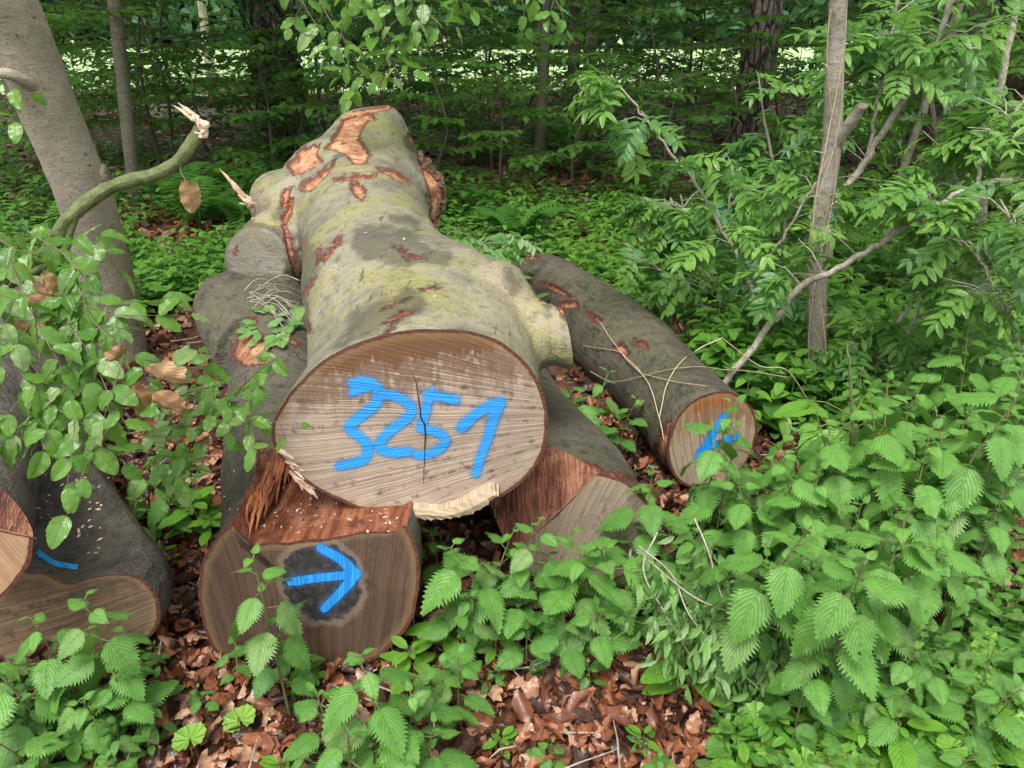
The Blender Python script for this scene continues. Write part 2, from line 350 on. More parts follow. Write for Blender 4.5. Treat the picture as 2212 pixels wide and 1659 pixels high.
# fallen leaves
b = NB('fallen_leaf'); r = b.attr('rnd'); fr = b.ma('FRACT', b.ma('MULTIPLY', r, 13.7))
c = b.mix(r, (.10, .030, .015), (.33, .12, .055)); c = b.mix(b.step(fr, .82, .9), c, (.46, .27, .17)); c = b.mix(b.step(fr, .36, .2), c, (.045, .02, .014))
uvs = b.sep(b.co('UV')); u2 = b.ma('ABSOLUTE', b.ma('SUBTRACT', uvs[0], .5)); ph = b.ma('FRACT', b.ma('MULTIPLY', b.ma('SUBTRACT', uvs[1], b.ma('MULTIPLY', u2, .9)), 9.))
vn = b.step(b.ma('ABSOLUTE', b.ma('SUBTRACT', ph, .5)), .05, .16, 1., 0.)
nn = b.noise(b.co('Object'), 60, 4, .6); c = b.mix(b.ma('MULTIPLY', b.step(nn, .45, .7), .5), c, (.09, .035, .02))
M['litter'] = b.done(b.pri(c, b.ma('ADD', .14, b.ma('MULTIPLY', nn, .35)), b.bump(b.ma('ADD', nn, b.ma('MULTIPLY', vn, -.5)), .5, .004), .55))
# forest soil
b = NB('forest_soil'); o = b.co('Object'); n1 = b.noise(o, 22, 6, .7); n2 = b.noise(o, 90, 4, .7); v = b.vor(o, 26, o='Color'); vs = b.sep(v)
c = b.mix(b.step(n1, .35, .65), (.035, .022, .015), (.11, .055, .032)); c = b.mix(b.ma('MULTIPLY', b.step(vs[0], .45, .55), .6), c, (.20, .085, .045))
M['soil'] = b.done(b.pri(c, .75, b.bump(b.ma('ADD', n1, n2), 1., .02), .3))
b = NB('meadow_grass'); o = b.co('Object'); n1 = b.noise(o, .35, 4, .6); n2 = b.noise(o, 9, 4, .7, stretch=(1, .3, 1))
c = b.mix(b.step(n1, .35, .65), (.32, .52, .22), (.45, .62, .30)); c = b.mix(b.ma('MULTIPLY', n2, .5), c, (.52, .62, .32))
M['meadow'] = b.done(b.pri(c, .8, b.bump(n2, .6, .05), .2))
# paint: soft sprayed edge from attribute 'd' (metres inside the stroke)
def paintmat(name, col, pivot, freq):
    b = NB(name); uv = b.co('UV'); s_ = b.sep(uv)
    dx = b.ma('SUBTRACT', s_[0], pivot[0]); dy = b.ma('SUBTRACT', s_[1], pivot[1])
    ang = b.ma('ARCTAN2', dy, dx); rad = b.ma('SQRT', b.ma('ADD', b.ma('MULTIPLY', dx, dx), b.ma('MULTIPLY', dy, dy)))
    ang = b.ma('ADD', ang, b.ma('MULTIPLY', b.noise(uv, 6, 3), .02))
    lv = b.comb(b.ma('MULTIPLY', ang, freq), b.ma('MULTIPLY', rad, 2.5), 0.)
    l1 = b.noise(lv, .55, 2, .6); l2 = b.noise(lv, 1.9, 2, .6)
    c = b.mix(b.step(l2, .40, .62), tuple(min(1, x*1.12+.01) for x in col), tuple(x*.6 for x in col)); c = b.mix(b.ma('MULTIPLY', b.step(l1, .45, .62), .5), c, tuple(x*.5 for x in col)); n3 = b.noise(uv, 120, 4, .7)
    pr = b.pri(c, .45, b.bump(b.ma('ADD', l1, l2), .8, .003), .4)
    tr = b.node('ShaderNodeBsdfTransparent').outputs[0]
    d = b.ma('ADD', b.attr('d'), b.ma('ADD', b.ma('MULTIPLY', b.ma('SUBTRACT', n3, .5), .008), b.ma('MULTIPLY', b.ma('SUBTRACT', l2, .5), .006)))
    mx = b.node('ShaderNodeMixShader'); b._in(mx.inputs[0], b.ma('MAXIMUM', b.step(d, -.002, .0025), b.ma('MULTIPLY', b.step(d, -.014, .002), b.ma('MULTIPLY', b.step(b.noise(uv, 300, 2, .7), .42, .62), .45)))); b.l.new(tr, mx.inputs[1]); b.l.new(pr, mx.inputs[2])
    return b.done(mx.outputs[0])
BLUE = (.012, .30, .80)

# ------------------------------------------------------------------ terrain
xs = np.r_[np.linspace(-70, -9, 24), np.linspace(-8.6, 8.6, 130), np.linspace(9, 70, 24)]
ys = np.r_[np.linspace(-6, 0, 10), np.linspace(.3, 10, 110), np.linspace(10.3, 26, 40), np.linspace(28, 130, 20)]
XX, YY = np.meshgrid(xs, ys); ZZ = gz(XX, YY)
nn = rng.normal(0, .006, XX.shape)*(YY < 10); ZZ = ZZ+nn
V = np.stack([XX, YY, ZZ], -1).reshape(-1, 3); q = len(xs)
ii, jj = np.meshgrid(np.arange(len(ys)-1), np.arange(q-1), indexing='ij'); a0 = (ii*q+jj).ravel()
F = np.stack([a0, a0+1, a0+q+1, a0+q], 1)
tag(Acc().add((V, F, V[:, :2]*1.), I4).obj('ground', M['soil']), kind='structure')
xs = np.linspace(-90, 90, 30); ys = np.linspace(20.5, 128, 20); XX, YY = np.meshgrid(xs, ys)
YY = YY + (YY < 22)*np.sin(XX*.9)*.6
V = np.stack([XX, YY, XX*0+.012+np.where(YY < 25, gz(XX, YY), 0)], -1).reshape(-1, 3); q = len(xs)
ii, jj = np.meshgrid(np.arange(len(ys)-1), np.arange(q-1), indexing='ij'); a0 = (ii*q+jj).ravel()
tag(Acc().add((V, np.stack([a0, a0+1, a0+q+1, a0+q], 1), V[:, :2]), I4).obj('meadow', M['meadow']), kind='structure')

# ------------------------------------------------------------------ logs
def sdpoly(P, poly):
    """signed distance (positive inside) of 2-D points to a polygon"""
    Q = np.array(poly, float); n = len(Q); d = np.full(len(P), 1e9); ins = np.zeros(len(P), bool)
    for i in range(n):
        a, c_ = Q[i], Q[(i+1) % n]; e = c_-a; w_ = P-a; t = np.clip((w_@e)/(e@e+1e-9), 0, 1)
        d = np.minimum(d, np.linalg.norm(w_-t[:, None]*e, axis=1))
        cond = ((a[1] > P[:, 1]) != (c_[1] > P[:, 1])); 
        with np.errstate(divide='ignore', invalid='ignore'):
            xi = a[0]+(P[:, 1]-a[1])*e[0]/(e[1] if e[1] else 1e-9)
        ins ^= cond & (P[:, 0] < xi)
    return np.where(ins, d, -d)
def ring_ell(Y, xL, xR, zb, zt, n=64, p=2.0):
    zc = (zb+zt)/2; rz = (zt-zb)/2
    yy = (CAMZ-zc)  # depth of the ring centre
    dep = Y*cp+(CAMZ-zc)*sp; XL = (xL*K-512)/FPX*dep; XR = (xR*K-512)/FPX*dep
    cx = (XL+XR)/2; rx = (XR-XL)/2; th = np.linspace(0, 2*math.pi, n, endpoint=False)
    c_, s_ = np.cos(th), np.sin(th)
    k = (np.abs(c_)**p+np.abs(s_)**p)**(-1/p)
    return np.stack([cx+rx*c_*k, np.full(n, Y), zc+rz*s_*k], 1)
def ring_poly(pts, n=64):
    """resample a closed outline (3-D, around its centroid) by angle"""
    P = np.array([tuple(p) for p in pts]); m = len(P); D = []
    for i in range(m):
        for t in np.linspace(0, 1, 12, endpoint=False): D.append(P[i]*(1-t)+P[(i+1) % m]*t)
    D = np.array(D); c_ = (D.max(0)+D.min(0))/2; an = np.arctan2(D[:, 2]-c_[2], D[:, 0]-c_[0]) % (2*math.pi); o_ = np.argsort(an)
    an = an[o_]; D = D[o_]; th = np.linspace(0, 2*math.pi, n, endpoint=False)
    out = np.stack([np.interp(th, an, D[:, k], period=2*math.pi) for k in range(3)], 1)
    for _ in range(1): out = (np.roll(out, 1, 0)+out*2+np.roll(out, -1, 0))/4
    return out
def loft_bm(bm, rings, sub=4):
    Rg = np.array(rings); k = len(Rg); Q = np.concatenate([Rg[:1]*2-Rg[1:2], Rg, Rg[-1:]*2-Rg[-2:-1]]); out = []
    for i in range(k-1):
        a, b_, c_, d = Q[i:i+4]
        for j in range(sub):
            t = j/sub; cr = .5*((2*b_)+(-a+c_)*t+(2*a-5*b_+4*c_-d)*t*t+(-a+3*b_-3*c_+d)*t**3); li = b_*(1-t)+c_*t
            out.append(.6*cr+.4*li)
    out.append(Rg[-1]); prev = None; vs_ = []
    for r_ in out: vs_.append([bm.verts.new(p) for p in r_])
    n = len(vs_[0])
    for i in range(len(vs_)-1):
        for j in range(n): bm.faces.new((vs_[i][j], vs_[i][(j+1) % n], vs_[i+1][(j+1) % n], vs_[i+1][j]))
    bm.faces.new(vs_[0][::-1]); bm.faces.new(vs_[-1])
def limb_bm(bm, pts, rad, sides=20):
    P = spline(pts, 4); r_ = np.interp(np.linspace(0, 1, len(P)), np.linspace(0, 1, len(rad)), rad)
    V, F, _ = tube(P, r_, sides); q = sides+1
    idx = [[bm.verts.new(V[i*q+j]) for j in range(sides)] for i in range(len(P))]
    for i in range(len(P)-1):
        for j in range(sides): bm.faces.new((idx[i][j], idx[i][(j+1) % sides], idx[i+1][(j+1) % sides], idx[i+1][j]))
    bm.faces.new(idx[0][::-1]); bm.faces.new(idx[-1])
def cap(bm, p0, n, midx, R_=22):
    """close the open cut on plane (p0,n) with a polar grid of faces, material index midx"""
    n = Vector(n).normalized(); p0 = Vector(p0)
    be = [e for e in bm.edges if e.is_boundary and all(abs((v_.co-p0).dot(n)) < 2e-3 for v_ in e.verts)]
    adj = {}
    for e in be:
        for v_ in e.verts: adj.setdefault(v_, []).append(e.other_vert(v_))
    best = []; seen = set()
    for st in list(adj):
        if st in seen: continue
        loop = [st]; seen.add(st); cur = st
        while True:
            nx = [v_ for v_ in adj[cur] if v_ not in seen]
            if not nx: break
            cur = nx[0]; seen.add(cur); loop.append(cur)
        if len(loop) > len(best): best = loop
    if not best: return None
    L = best; m = len(L); c_ = sum((v_.co for v_ in L), Vector())/m
    area = Vector()
    for i in range(m): area += (L[i].co-c_).cross(L[(i+1) % m].co-c_)
    if area.dot(n) < 0: L = L[::-1]
    ed = bm.verts.layers.float.get('edge') or bm.verts.layers.float.new('edge')
    prev = L; rad = [(v_.co-c_).length for v_ in L]
    for j in range(1, R_):
        t = 1-(j/R_)**1.0; cur = []
        for i in range(m):
            v_ = bm.verts.new(c_+(L[i].co-c_)*t); v_[ed] = rad[i]*(1-t); cur.append(v_)
        for i in range(m):
            f = bm.faces.new((prev[i], prev[(i+1) % m], cur[(i+1) % m], cur[i])); f.material_index = midx
        prev = cur
    cv = bm.verts.new(c_); cv[ed] = sum(rad)/m
    for i in range(m):
        f = bm.faces.new((prev[i], prev[(i+1) % m], cv)); f.material_index = midx
    bm.normal_update(); return c_
def make_log(name, label, build, cuts, barkm, cutm, cutnames, voxel=.014, smooth_it=6, lumps=((2.2, .014), (8, .006), (26, .0028)), patches=(), wet_darks=(), stripes=(), scuffs=(), group='felled beech logs in the pile', ridge=None, lp=True, notch=None):
    bm = bmesh.new(); build(bm)
    me = bpy.data.meshes.new('tmp'); bmesh.ops.recalc_face_normals(bm, faces=bm.faces[:]); bm.to_mesh(me); bm.free(); tmp = link('tmp', me)
    md = tmp.modifiers.new('r', 'REMESH'); md.mode = 'VOXEL'; md.voxel_size = voxel
    if smooth_it: sm = tmp.modifiers.new('s', 'SMOOTH'); sm.iterations = smooth_it; sm.factor = .5
    dg = bpy.context.evaluated_depsgraph_get(); ev = tmp.evaluated_get(dg); me2 = bpy.data.meshes.new_from_object(ev)
    bpy.data.objects.remove(tmp); bm = bmesh.new(); bm.from_mesh(me2); bm.normal_update()
    for v_ in bm.verts:
        d = 0
        for s_, a_ in lumps: d += a_*noise.noise(v_.co*s_)
        if ridge: d += ridge(v_.co)
        v_['x'] if False else None
        v_.co += v_.normal*d
    bm.verts.layers.float.new('edge')
    if notch:
        np0, nn_, xlo, midx = Vector(notch[0]), Vector(notch[1]).normalized(), notch[2], notch[3]; fl = set()
        for v_ in bm.verts:
            q = v_.co; s_ = (q-np0).dot(nn_)+.014*noise.noise(Vector((q.x*16, q.y*3, q.z*3)))+.010*noise.noise(q*7)
            if s_ > 0 and q.x > xlo(q.y)+.018*noise.noise(Vector((1, q.y*14, 3))): v_.co = q-nn_*s_; fl.add(v_)
        for f in bm.faces:
            if any(v_ in fl for v_ in f.verts): f.material_index = midx
    for i, (p0, n) in enumerate(cuts):
        n = Vector(n).normalized()
        bmesh.ops.bisect_plane(bm, geom=bm.verts[:]+bm.edges[:]+bm.faces[:], plane_co=p0, plane_no=n, clear_outer=True, dist=1e-5)
        cap(bm, p0, n, i+1)
    bm.normal_update()
    root = thing(name, tuple(G(*lp) if lp is not True else (0, 0, 0)), label, 'log', group)
    off = root.location.copy()
    out = [root]
    for i in range(len(cuts)+1+(1 if notch else 0)):
        b2 = bm.copy()
        bmesh.ops.delete(b2, geom=[f for f in b2.faces if f.material_index != i], context='FACES')
        if i and i <= len(cuts):
            n = Vector(cuts[i-1][1]).normalized(); ux = Vector((0, 0, 1)).cross(n).normalized(); uy = n.cross(ux)
            uvl = b2.loops.layers.uv.new('UVMap'); p0 = Vector(cuts[i-1][0])
            for f in b2.faces:
                for l in f.loops: d = l.vert.co-p0; l[uvl].uv = (d.dot(ux), d.dot(uy))
        elif i == 0:
            nv = len(b2.verts); b2.verts.ensure_lookup_table()
            co = np.array([v_.co for v_ in b2.verts]); no = np.array([v_.normal for v_ in b2.verts])
            pr = proj(co); fac = (no*(np.array([0, 0, CAMZ])-co)).sum(1) > -.02
            peel = np.full(nv, -.3); wet = np.full(nv, -.3)
            for pts in patches: peel = np.maximum(peel, sdpoly(pr[:, :2], pts)*K*pr[:, 2]/FPX)
            for (x0, y0, x1, y1, wd) in stripes:
                a = np.array([x0, y0]); e = np.array([x1-x0, y1-y0]); w_ = pr[:, :2]-a; t = np.clip((w_@e)/(e@e), 0, 1)
                peel = np.maximum(peel, (wd*(1-.6*abs(2*t-1))-np.linalg.norm(w_-t[:, None]*e, axis=1))*K*pr[:, 2]/FPX)
            for (x0, y0, x1, y1, wd) in wet_darks:
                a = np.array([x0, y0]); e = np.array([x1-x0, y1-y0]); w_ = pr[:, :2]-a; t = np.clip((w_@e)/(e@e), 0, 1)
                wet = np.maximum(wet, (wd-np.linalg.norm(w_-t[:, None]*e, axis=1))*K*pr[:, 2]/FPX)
            scf = np.full(nv, -.3)
            for pts in scuffs: scf = np.maximum(scf, sdpoly(pr[:, :2], pts)*K*pr[:, 2]/FPX)
            scf[~fac] = -.3; l3 = b2.verts.layers.float.new('scuff')
            for v_, q_ in zip(b2.verts, scf): v_[l3] = float(q_)
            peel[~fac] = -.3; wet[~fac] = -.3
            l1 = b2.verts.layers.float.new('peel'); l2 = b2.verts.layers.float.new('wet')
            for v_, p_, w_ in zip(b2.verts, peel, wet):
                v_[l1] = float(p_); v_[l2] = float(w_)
                if p_ > -.02 and not v_.is_boundary: v_.co -= v_.normal*(.009*float(smooth(-.006, .008, p_))-.004*float(smooth(-.02, -.008, p_))*(p_ < -.004))
        me = bpy.data.meshes.new(cutnames[i]); 
        for v_ in b2.verts: v_.co -= off
        for f in b2.faces: f.smooth = True
        b2.to_mesh(me); b2.free(); me.materials.clear(); me.materials.append(barkm if i == 0 else cutm[i-1])
        me.polygons.foreach_set('material_index', np.zeros(len(me.polygons), 'i'))
        out.append(link(cutnames[i], me, root))
    bm.free(); return out
def stroke(name, pts, width, plane, mat, parent, taperend=None, lift=.0025, label=None, soft=1.35):
    """a flat sprayed stroke lying on the cut; pts in print pixels"""
    p0, n = Vector(plane[0]), Vector(plane[1]).normalized(); ux = Vector((0, 0, 1)).cross(n).normalized(); uy = n.cross(ux)
    P2 = [onplane(x, y, p0, n) for x, y in pts]; P = np.array([((p-p0).dot(ux), (p-p0).dot(uy)) for p in P2])
    P3 = spline(np.c_[P, np.zeros(len(P))], 6)[:, :2]
    T = nrm(P3[-1:]-P3[-2:-1])[0]; T0 = nrm(P3[:1]-P3[1:2])[0]
    wd = np.interp(np.linspace(0, 1, len(P3)), np.linspace(0, 1, len(width)), width) if hasattr(width, '__len__') else np.full(len(P3), width)
    wd = wd/2
    # grid over the stroke's bounding box, keep cells near the centre line: a clean union with no overlapping faces
    g = .004; lo = P3.min(0)-wd.max()-.02; hi = P3.max(0)+wd.max()+.02; nx, ny = (np.ceil((hi-lo)/g)).astype(int)+1
    gx, gy = np.meshgrid(lo[0]+g*np.arange(nx), lo[1]+g*np.arange(ny)); GP = np.stack([gx.ravel(), gy.ravel()], 1)
    d = np.full(len(GP), -1.)
    for i in range(len(P3)-1):
        a, e = P3[i], P3[i+1]-P3[i]; w_ = GP-a; t = np.clip((w_@e)/(e@e+1e-12), 0, 1)
        ww = wd[i]*(1-t)+wd[i+1]*t; d = np.maximum(d, ww-np.linalg.norm(w_-t[:, None]*e, axis=1))
    return GP, d, (nx, ny), (p0, n, ux, uy, lift)
def paint(name, strokes, plane, mat, parent, label=None, extra=0.):
    allp = [stroke(name, p, w_, plane, mat, parent) for p, w_ in strokes]
    lo = np.min([a[0].min(0) for a in allp], 0); hi = np.max([a[0].max(0) for a in allp], 0); g = .004
    nx, ny = (np.ceil((hi-lo)/g)).astype(int)+1
    gx, gy = np.meshgrid(lo[0]+g*np.arange(nx), lo[1]+g*np.arange(ny)); GP = np.stack([gx.ravel(), gy.ravel()], 1); d = np.full(len(GP), -1.)
    p0, n, ux, uy, lift = allp[0][3]; lift += extra
    for (pts, width) in strokes:
        P2 = [onplane(x, y, p0, n) for x, y in pts]; P = np.array([((p-p0).dot(ux), (p-p0).dot(uy)) for p in P2]); P3 = spline(np.c_[P, np.zeros(len(P))], 6)[:, :2]
        wd = (np.interp(np.linspace(0, 1, len(P3)), np.linspace(0, 1, len(width)), width) if hasattr(width, '__len__') else np.full(len(P3), width))/2
        for i in range(len(P3)-1):
            a, e = P3[i], P3[i+1]-P3[i]; w_ = GP-a; t = np.clip((w_@e)/(e@e+1e-12), 0, 1)
            d = np.maximum(d, wd[i]*(1-t)+wd[i+1]*t-np.linalg.norm(w_-t[:, None]*e, axis=1))
    ii, jj = np.meshgrid(np.arange(ny-1), np.arange(nx-1), indexing='ij'); a0 = (ii*nx+jj).ravel(); F = np.stack([a0, a0+1, a0+nx+1, a0+nx], 1)
    F = F[(d[F] > -.016).any(1)]; used = np.unique(F); mp = np.full(len(GP), -1); mp[used] = np.arange(len(used)); F = mp[F]; GP = GP[used]; d = d[used]
    off = parent.location
    V = np.array(p0)+GP[:, :1]*np.array(ux)+GP[:, 1:]*np.array(uy)+np.array(n)*lift-np.array(off)
    o = Acc().add((V, F, GP), I4).obj(name, mat, parent)
    at = o.data.attributes.new('d', 'FLOAT', 'POINT'); at.data.foreach_set('value', d.astype('f'))
    if label: o['label'] = label
    return o
def shards(name, specs, mat, parent, label=None):
    """long splinters: (points in world space, width, thickness)"""
    A = Acc(); off = np.array(parent.location)
    for pts, wd, thk in specs:
        P = spline(pts, 4)-off; k = len(P); prof = np.interp(np.linspace(0, 1, k), [0, .6, 1], [1, .75, .06])
        T, F, UV = tube(P, np.ones(k), 6, 0.); q = 7
        for i in range(k):
            c_ = P[i]; loc = T[i*q:(i+1)*q]-c_; loc = loc*wd/2*prof[i]
            nrm_ = np.array([0, -.3, 1.]); nrm_ /= np.linalg.norm(nrm_); loc -= np.outer(loc@nrm_, nrm_)*(1-thk/wd)
            loc *= (1+.25*rng.normal(0, 1, (q, 1))*(i > 0)); loc[-1] = loc[0]; T[i*q:(i+1)*q] = c_+loc
        A.add((T, F, UV), I4)
    o = A.obj(name, mat, parent, False)
    if label: o['label'] = label
    return o

BK_main = barkmat('main_log_bark', (.155, .145, .11), (.29, .265, .185), (.27, .255, .085), rough=.6, bumpd=.005, alg=.7, mottle=.45, marks=True, pink=(.28, .22, .18))
BK_dark = barkmat('dark_log_bark', (.075, .062, .046), (.145, .125, .092), (.115, .115, .052), rough=.75, bumpd=.022, alg=.5, mottle=.75, marks=True)
BK_grey = barkmat('grey_dark_log_bark', (.065, .052, .043), (.125, .105, .088), (.09, .085, .05), rough=.55, bumpd=.022, alg=.3, mottle=.75, marks=True)

# --- the big numbered log on top
z4 = lambda L: [(548.6+x*.3224, 685.8+y*.3224) for x, y in L]
z5 = lambda L: [(384+x*.3224, 192+y*.3224) for x, y in L]
MP = ((-.24, 1.75, .66), (.03, -1, .10))
MN = Vector(MP[1]).normalized()
outline = [(985, 716), (1070, 730), (1132, 775), (1168, 835), (1180, 905), (1172, 975), (1135, 1035), (1070, 1082), (980, 1110), (880, 1108), (775, 1098), (700, 1068), (634, 1026), (574, 968), (580, 900), (626, 842), (694, 780), (780, 740), (880, 718)]
R0 = ring_poly([onplane(x, y, MP[0], MN) for x, y in outline])
def sh(Rg, dy, s=1., dx=0., dz=0.):
    c_ = Rg.mean(0); return (Rg-c_)*np.array([s, 1, s])+c_+np.array([dx, dy, dz])
def build_main(bm):
    e = lambda *a: ring_ell(*a)
    Rend = ring_poly([W(x, y, 4.85) for x, y in [(748,243),(838,226),(860,245),(888,310),(908,390),(905,470),(860,540),(760,560),(670,545),(625,480),(625,410),(664,345),(712,285)]])
    rings = [sh(R0, -.12, 1.0, .02), R0, sh(R0, .07, .985, -.005, .004), .45*sh(R0, .3, .95)+.55*ring_ell(2.02, 652, 1172, .40, .94),
             e(2.3, 655, 1172, .40, .93), e(2.52, 652, 1150, .40, .95), e(2.72, 652, 1085, .41, .95), e(2.9, 652, 1010, .41, .95), e(3.15, 652, 962, .43, .96), e(3.5, 645, 938, .44, .98),
             e(3.9, 615, 925, .44, 1.02), e(4.3, 600, 915, .44, 1.07), sh(Rend, -.2, 1.0), Rend, sh(Rend, .3)]
    loft_bm(bm, rings)
    limb_bm(bm, [W(1060, 700, 2.35), W(1135, 722, 2.26), W(1195, 728, 2.2), W(1260, 742, 2.16), W(1300, 752, 2.15)], [.22, .135, .098, .092, .10])
    limb_bm(bm, [W(960, 690, 2.6), W(1070, 665, 2.52), W(1128, 622, 2.46)], [.24, .175, .05])
    limb_bm(bm, [W(730, 510, 4.0), W(650, 540, 3.75), W(585, 560, 3.55), W(552, 560, 3.42)], [.32, .25, .205, .15])
    limb_bm(bm, [W(690, 450, 4.2), W(620, 435, 4.15), W(585, 412, 4.1), W(566, 392, 4.05)], [.32, .24, .15, .03])
    limb_bm(bm, [W(720, 490, 4.0), W(640, 480, 3.9), W(590, 490, 3.8)], [.32, .25, .15])
    limb_bm(bm, [W(860, 430, 4.2), W(905, 430, 4.15), W(938, 438, 4.1)], [.3, .20, .10])
def ridge_main(co):
    return .0
pm = [z5(L) for L in (
 [(1110,195),(1230,160),(1300,170),(1240,260),(1210,330),(1260,400),(1290,440),(1250,500),(1180,500),(1140,450),(1060,410),(990,400),(1040,330),(1090,250)],
 [(1050,205),(1130,140),(1430,105),(1430,135),(1250,165),(1100,200)],
 [(800,410),(950,370),(930,440),(970,490),(890,540),(780,580),(730,510),(800,460)],
 [(820,680),(840,630),(960,560),(1060,480),(1010,560),(930,640),(900,680)],
 [(1170,600),(1220,640),(1260,690),(1240,745),(1190,710),(1160,670)],
 [(1335,530),(1430,545),(1520,590),(1550,630),(1500,625),(1420,580),(1350,550)],
 [(700,690),(770,655),(740,730),(730,790),(700,800)],
 [(850,1340),(930,1250),(890,1310),(850,1370)],
 [(1430,1045),(1500,1055),(1560,1115),(1700,1100),(1600,1155),(1520,1140)],
 [(1370,1470),(1570,1375),(1565,1410),(1450,1455),(1360,1492)],
 [(1350,1585),(1450,1500),(1590,1462),(1575,1512),(1450,1562),(1370,1580)],
 [(360,1090),(395,1050),(400,1110),(380,1130)],
 [(1290,165),(1330,200),(1300,215),(1260,200)], [(1600,430),(1680,440),(1760,560),(1790,700),(1760,880),(1720,930),(1690,860),(1700,740),(1660,600)])]
pm += [[(612,905),(632,868),(640,855),(636,885),(622,915),(608,918)]]
wm = [(535,540,625,570,70),(640,520,652,690,20),(1098,585,1108,625,16),(1180,660,1190,760,10),(1215,690,1220,760,7),(620,430,600,470,14),(880,300,925,420,12),(700,560,730,560,6),(780,700,885,655,36),(740,745,800,705,20),(800,520,880,540,44),(870,545,955,552,26),(850,470,900,480,14),(960,722,1000,716,12),(940,728,1010,726,9),(800,530,880,560,14),(870,545,960,552,12),(700,360,740,330,6),(765,383,790,382,5),(505,520,530,600,4),(560,520,600,590,4),(605,540,640,600,5)]  # darker areas on left limb, left flank and knot, besides the damp stains
stm = [(700,560,735,515,5),(724,388,810,379,5),(612,470,640,590,7),(632,430,612,490,6),(882,290,905,320,5),(905,330,920,365,5),(1200,650,1235,700,5)]
cutM = woodmat('main_log_cut', (.44, .35, .27), (.12, .075, .05), (.62, .03), 230., top=(.178, (.15, .062, .02), -.12), stainamt=.8, streak=.45)
dk = woodmat('main_far_cut', (.45, .25, .13), (.25, .1, .05), (.9, 0), 200.)
ml = make_log('numbered_log', 'biggest log on top of the pile, with 3251 sprayed in blue on its sawn end', build_main,
  [(MP[0], MN), (W(800, 300, 4.9), (-.25, 1, .15)), (W(1222, 726, 2.18), (1, .12, .12))], BK_main, [cutM, dk, M['orange']], ['bark', 'cut_face', 'far_cut', 'limb_cut'],
  voxel=.013, patches=pm[:7]+pm[12:], scuffs=pm[7:12]+[[(655,690),(672,690),(678,722),(662,722)],[(818,722),(850,700),(858,708),(826,730)],[(650,642),(670,600),(682,604),(662,646)],[(1128,590),(1140,588),(1176,648),(1166,654)],[(905,622),(955,612),(958,622),(908,632)],[(680,540),(694,525),(698,560),(684,575)],[(630,880),(680,800),(690,806),(642,892)]], wet_darks=wm, stripes=stm, lumps=((2.2, .016), (6, .007), (18, .002)))
mroot = ml[0]
PB = paintmat('blue_paint', BLUE, (.62, .03), 230.)
K4 = 1.3*.3224*K*1.98/FPX   # zoom unit -> metres on the cut
digits = [
 ([([(668,440),(740,428),(805,448),(838,500),(812,580),(730,650),(655,710),(645,745),(700,790),(752,838),(765,880),(745,940),(680,970),(578,992)], 56*K4), ([(662,500),(715,480),(770,470)], 42*K4)], 'digit 3 in blue paint'),
 ([([(862,512),(940,525),(1020,562),(1058,612),(1035,665),(950,730),(880,790),(842,850),(862,888),(950,902),(1040,895)], 54*K4)], 'digit 2 in blue paint'),
 ([([(1350,550),(1265,530),(1165,518)], 52*K4), ([(1170,525),(1158,600),(1135,680),(1122,740),(1190,752),(1262,785),(1282,830),(1240,880),(1170,912),(1095,918)], 50*K4), ([(1195,478),(1197,510)], 30*K4)], 'digit 5 in blue paint'),
 ([([(1392,732),(1480,650),(1580,590),(1645,568)], [60*K4, 56*K4, 66*K4]), ([(1640,570),(1602,680),(1562,820),(1520,930),(1486,1045)], [66*K4, 50*K4, 46*K4])], 'digit 1 in blue paint')]
for i, (st, lab) in enumerate(digits): paint('painted_digit', [(z4(p), w_) for p, w_ in st], MP, PB, mroot, lab, .0004*i)
# heart crack
M['crack'] = plain('crack', (.006, .005, .004), (.012, .009, .008), 20)
A = Acc(); cr = z4([(1062,368),(1090,450),(1105,560),(1122,670),(1146,730),(1146,900),(1136,1110)])
cw = [.0006, .001, .0014, .0022, .0024, .0012, .0005]; P = [onplane(x, y, MP[0], MN)+MN*.0042 for x, y in cr]; P = spline(P, 5); P[:, 0] += rng.normal(0, .0005, len(P)); ww = np.interp(np.linspace(0, 1, len(P)), np.linspace(0, 1, 7), cw)
V = np.concatenate([[p+np.array([-w_, 0, 0]), p+np.array([w_, 0, 0])] for p, w_ in zip(P, ww)]); F = np.array([(2*i, 2*i+1, 2*i+3, 2*i+2) for i in range(len(P)-1)])
A.add((V, F, V[:, :2]), I4); A.obj('heart_crack', M['crack'], mroot)
# torn lip under the cut and splinters at its left
def slab(name, top, bot, y0, y1, mat, parent, seed=3):
    r_ = np.random.default_rng(seed); n = 40; A = Acc(); tp = spline([W(x, y, y0) for x, y in top], 8); bt = spline([W(x, y, y0) for x, y in bot], 8)
    f = lambda P: np.stack([np.interp(np.linspace(0, 1, n), np.linspace(0, 1, len(P)), P[:, k]) for k in range(3)], 1)
    tp, bt = f(tp), f(bt); j = r_.normal(0, .001, (n, 3)); j2 = r_.normal(0, .0022, (n, 3))
    back = np.array([0, y1-y0, .0]); rows = [tp+back, tp+j, tp*.5+bt*.5+j*.5+np.array([0, -.006, 0]), bt+j2, bt+back*.8+np.array([0, 0, .02])]
    V = np.concatenate(rows); F = np.array([(r*n+i, r*n+i+1, (r+1)*n+i+1, (r+1)*n+i) for r in range(4) for i in range(n-1)]); 
    UV = np.stack([V[:, 0], V[:, 2]], 1)
    return A.add((V, F, UV), I4).obj(name, mat, parent, False)
lipM = woodmat('torn_lip_wood', (.52, .42, .29), (.22, .14, .07), (.95, .3), 240., stainamt=.25, streak=.4, barkedge=False)
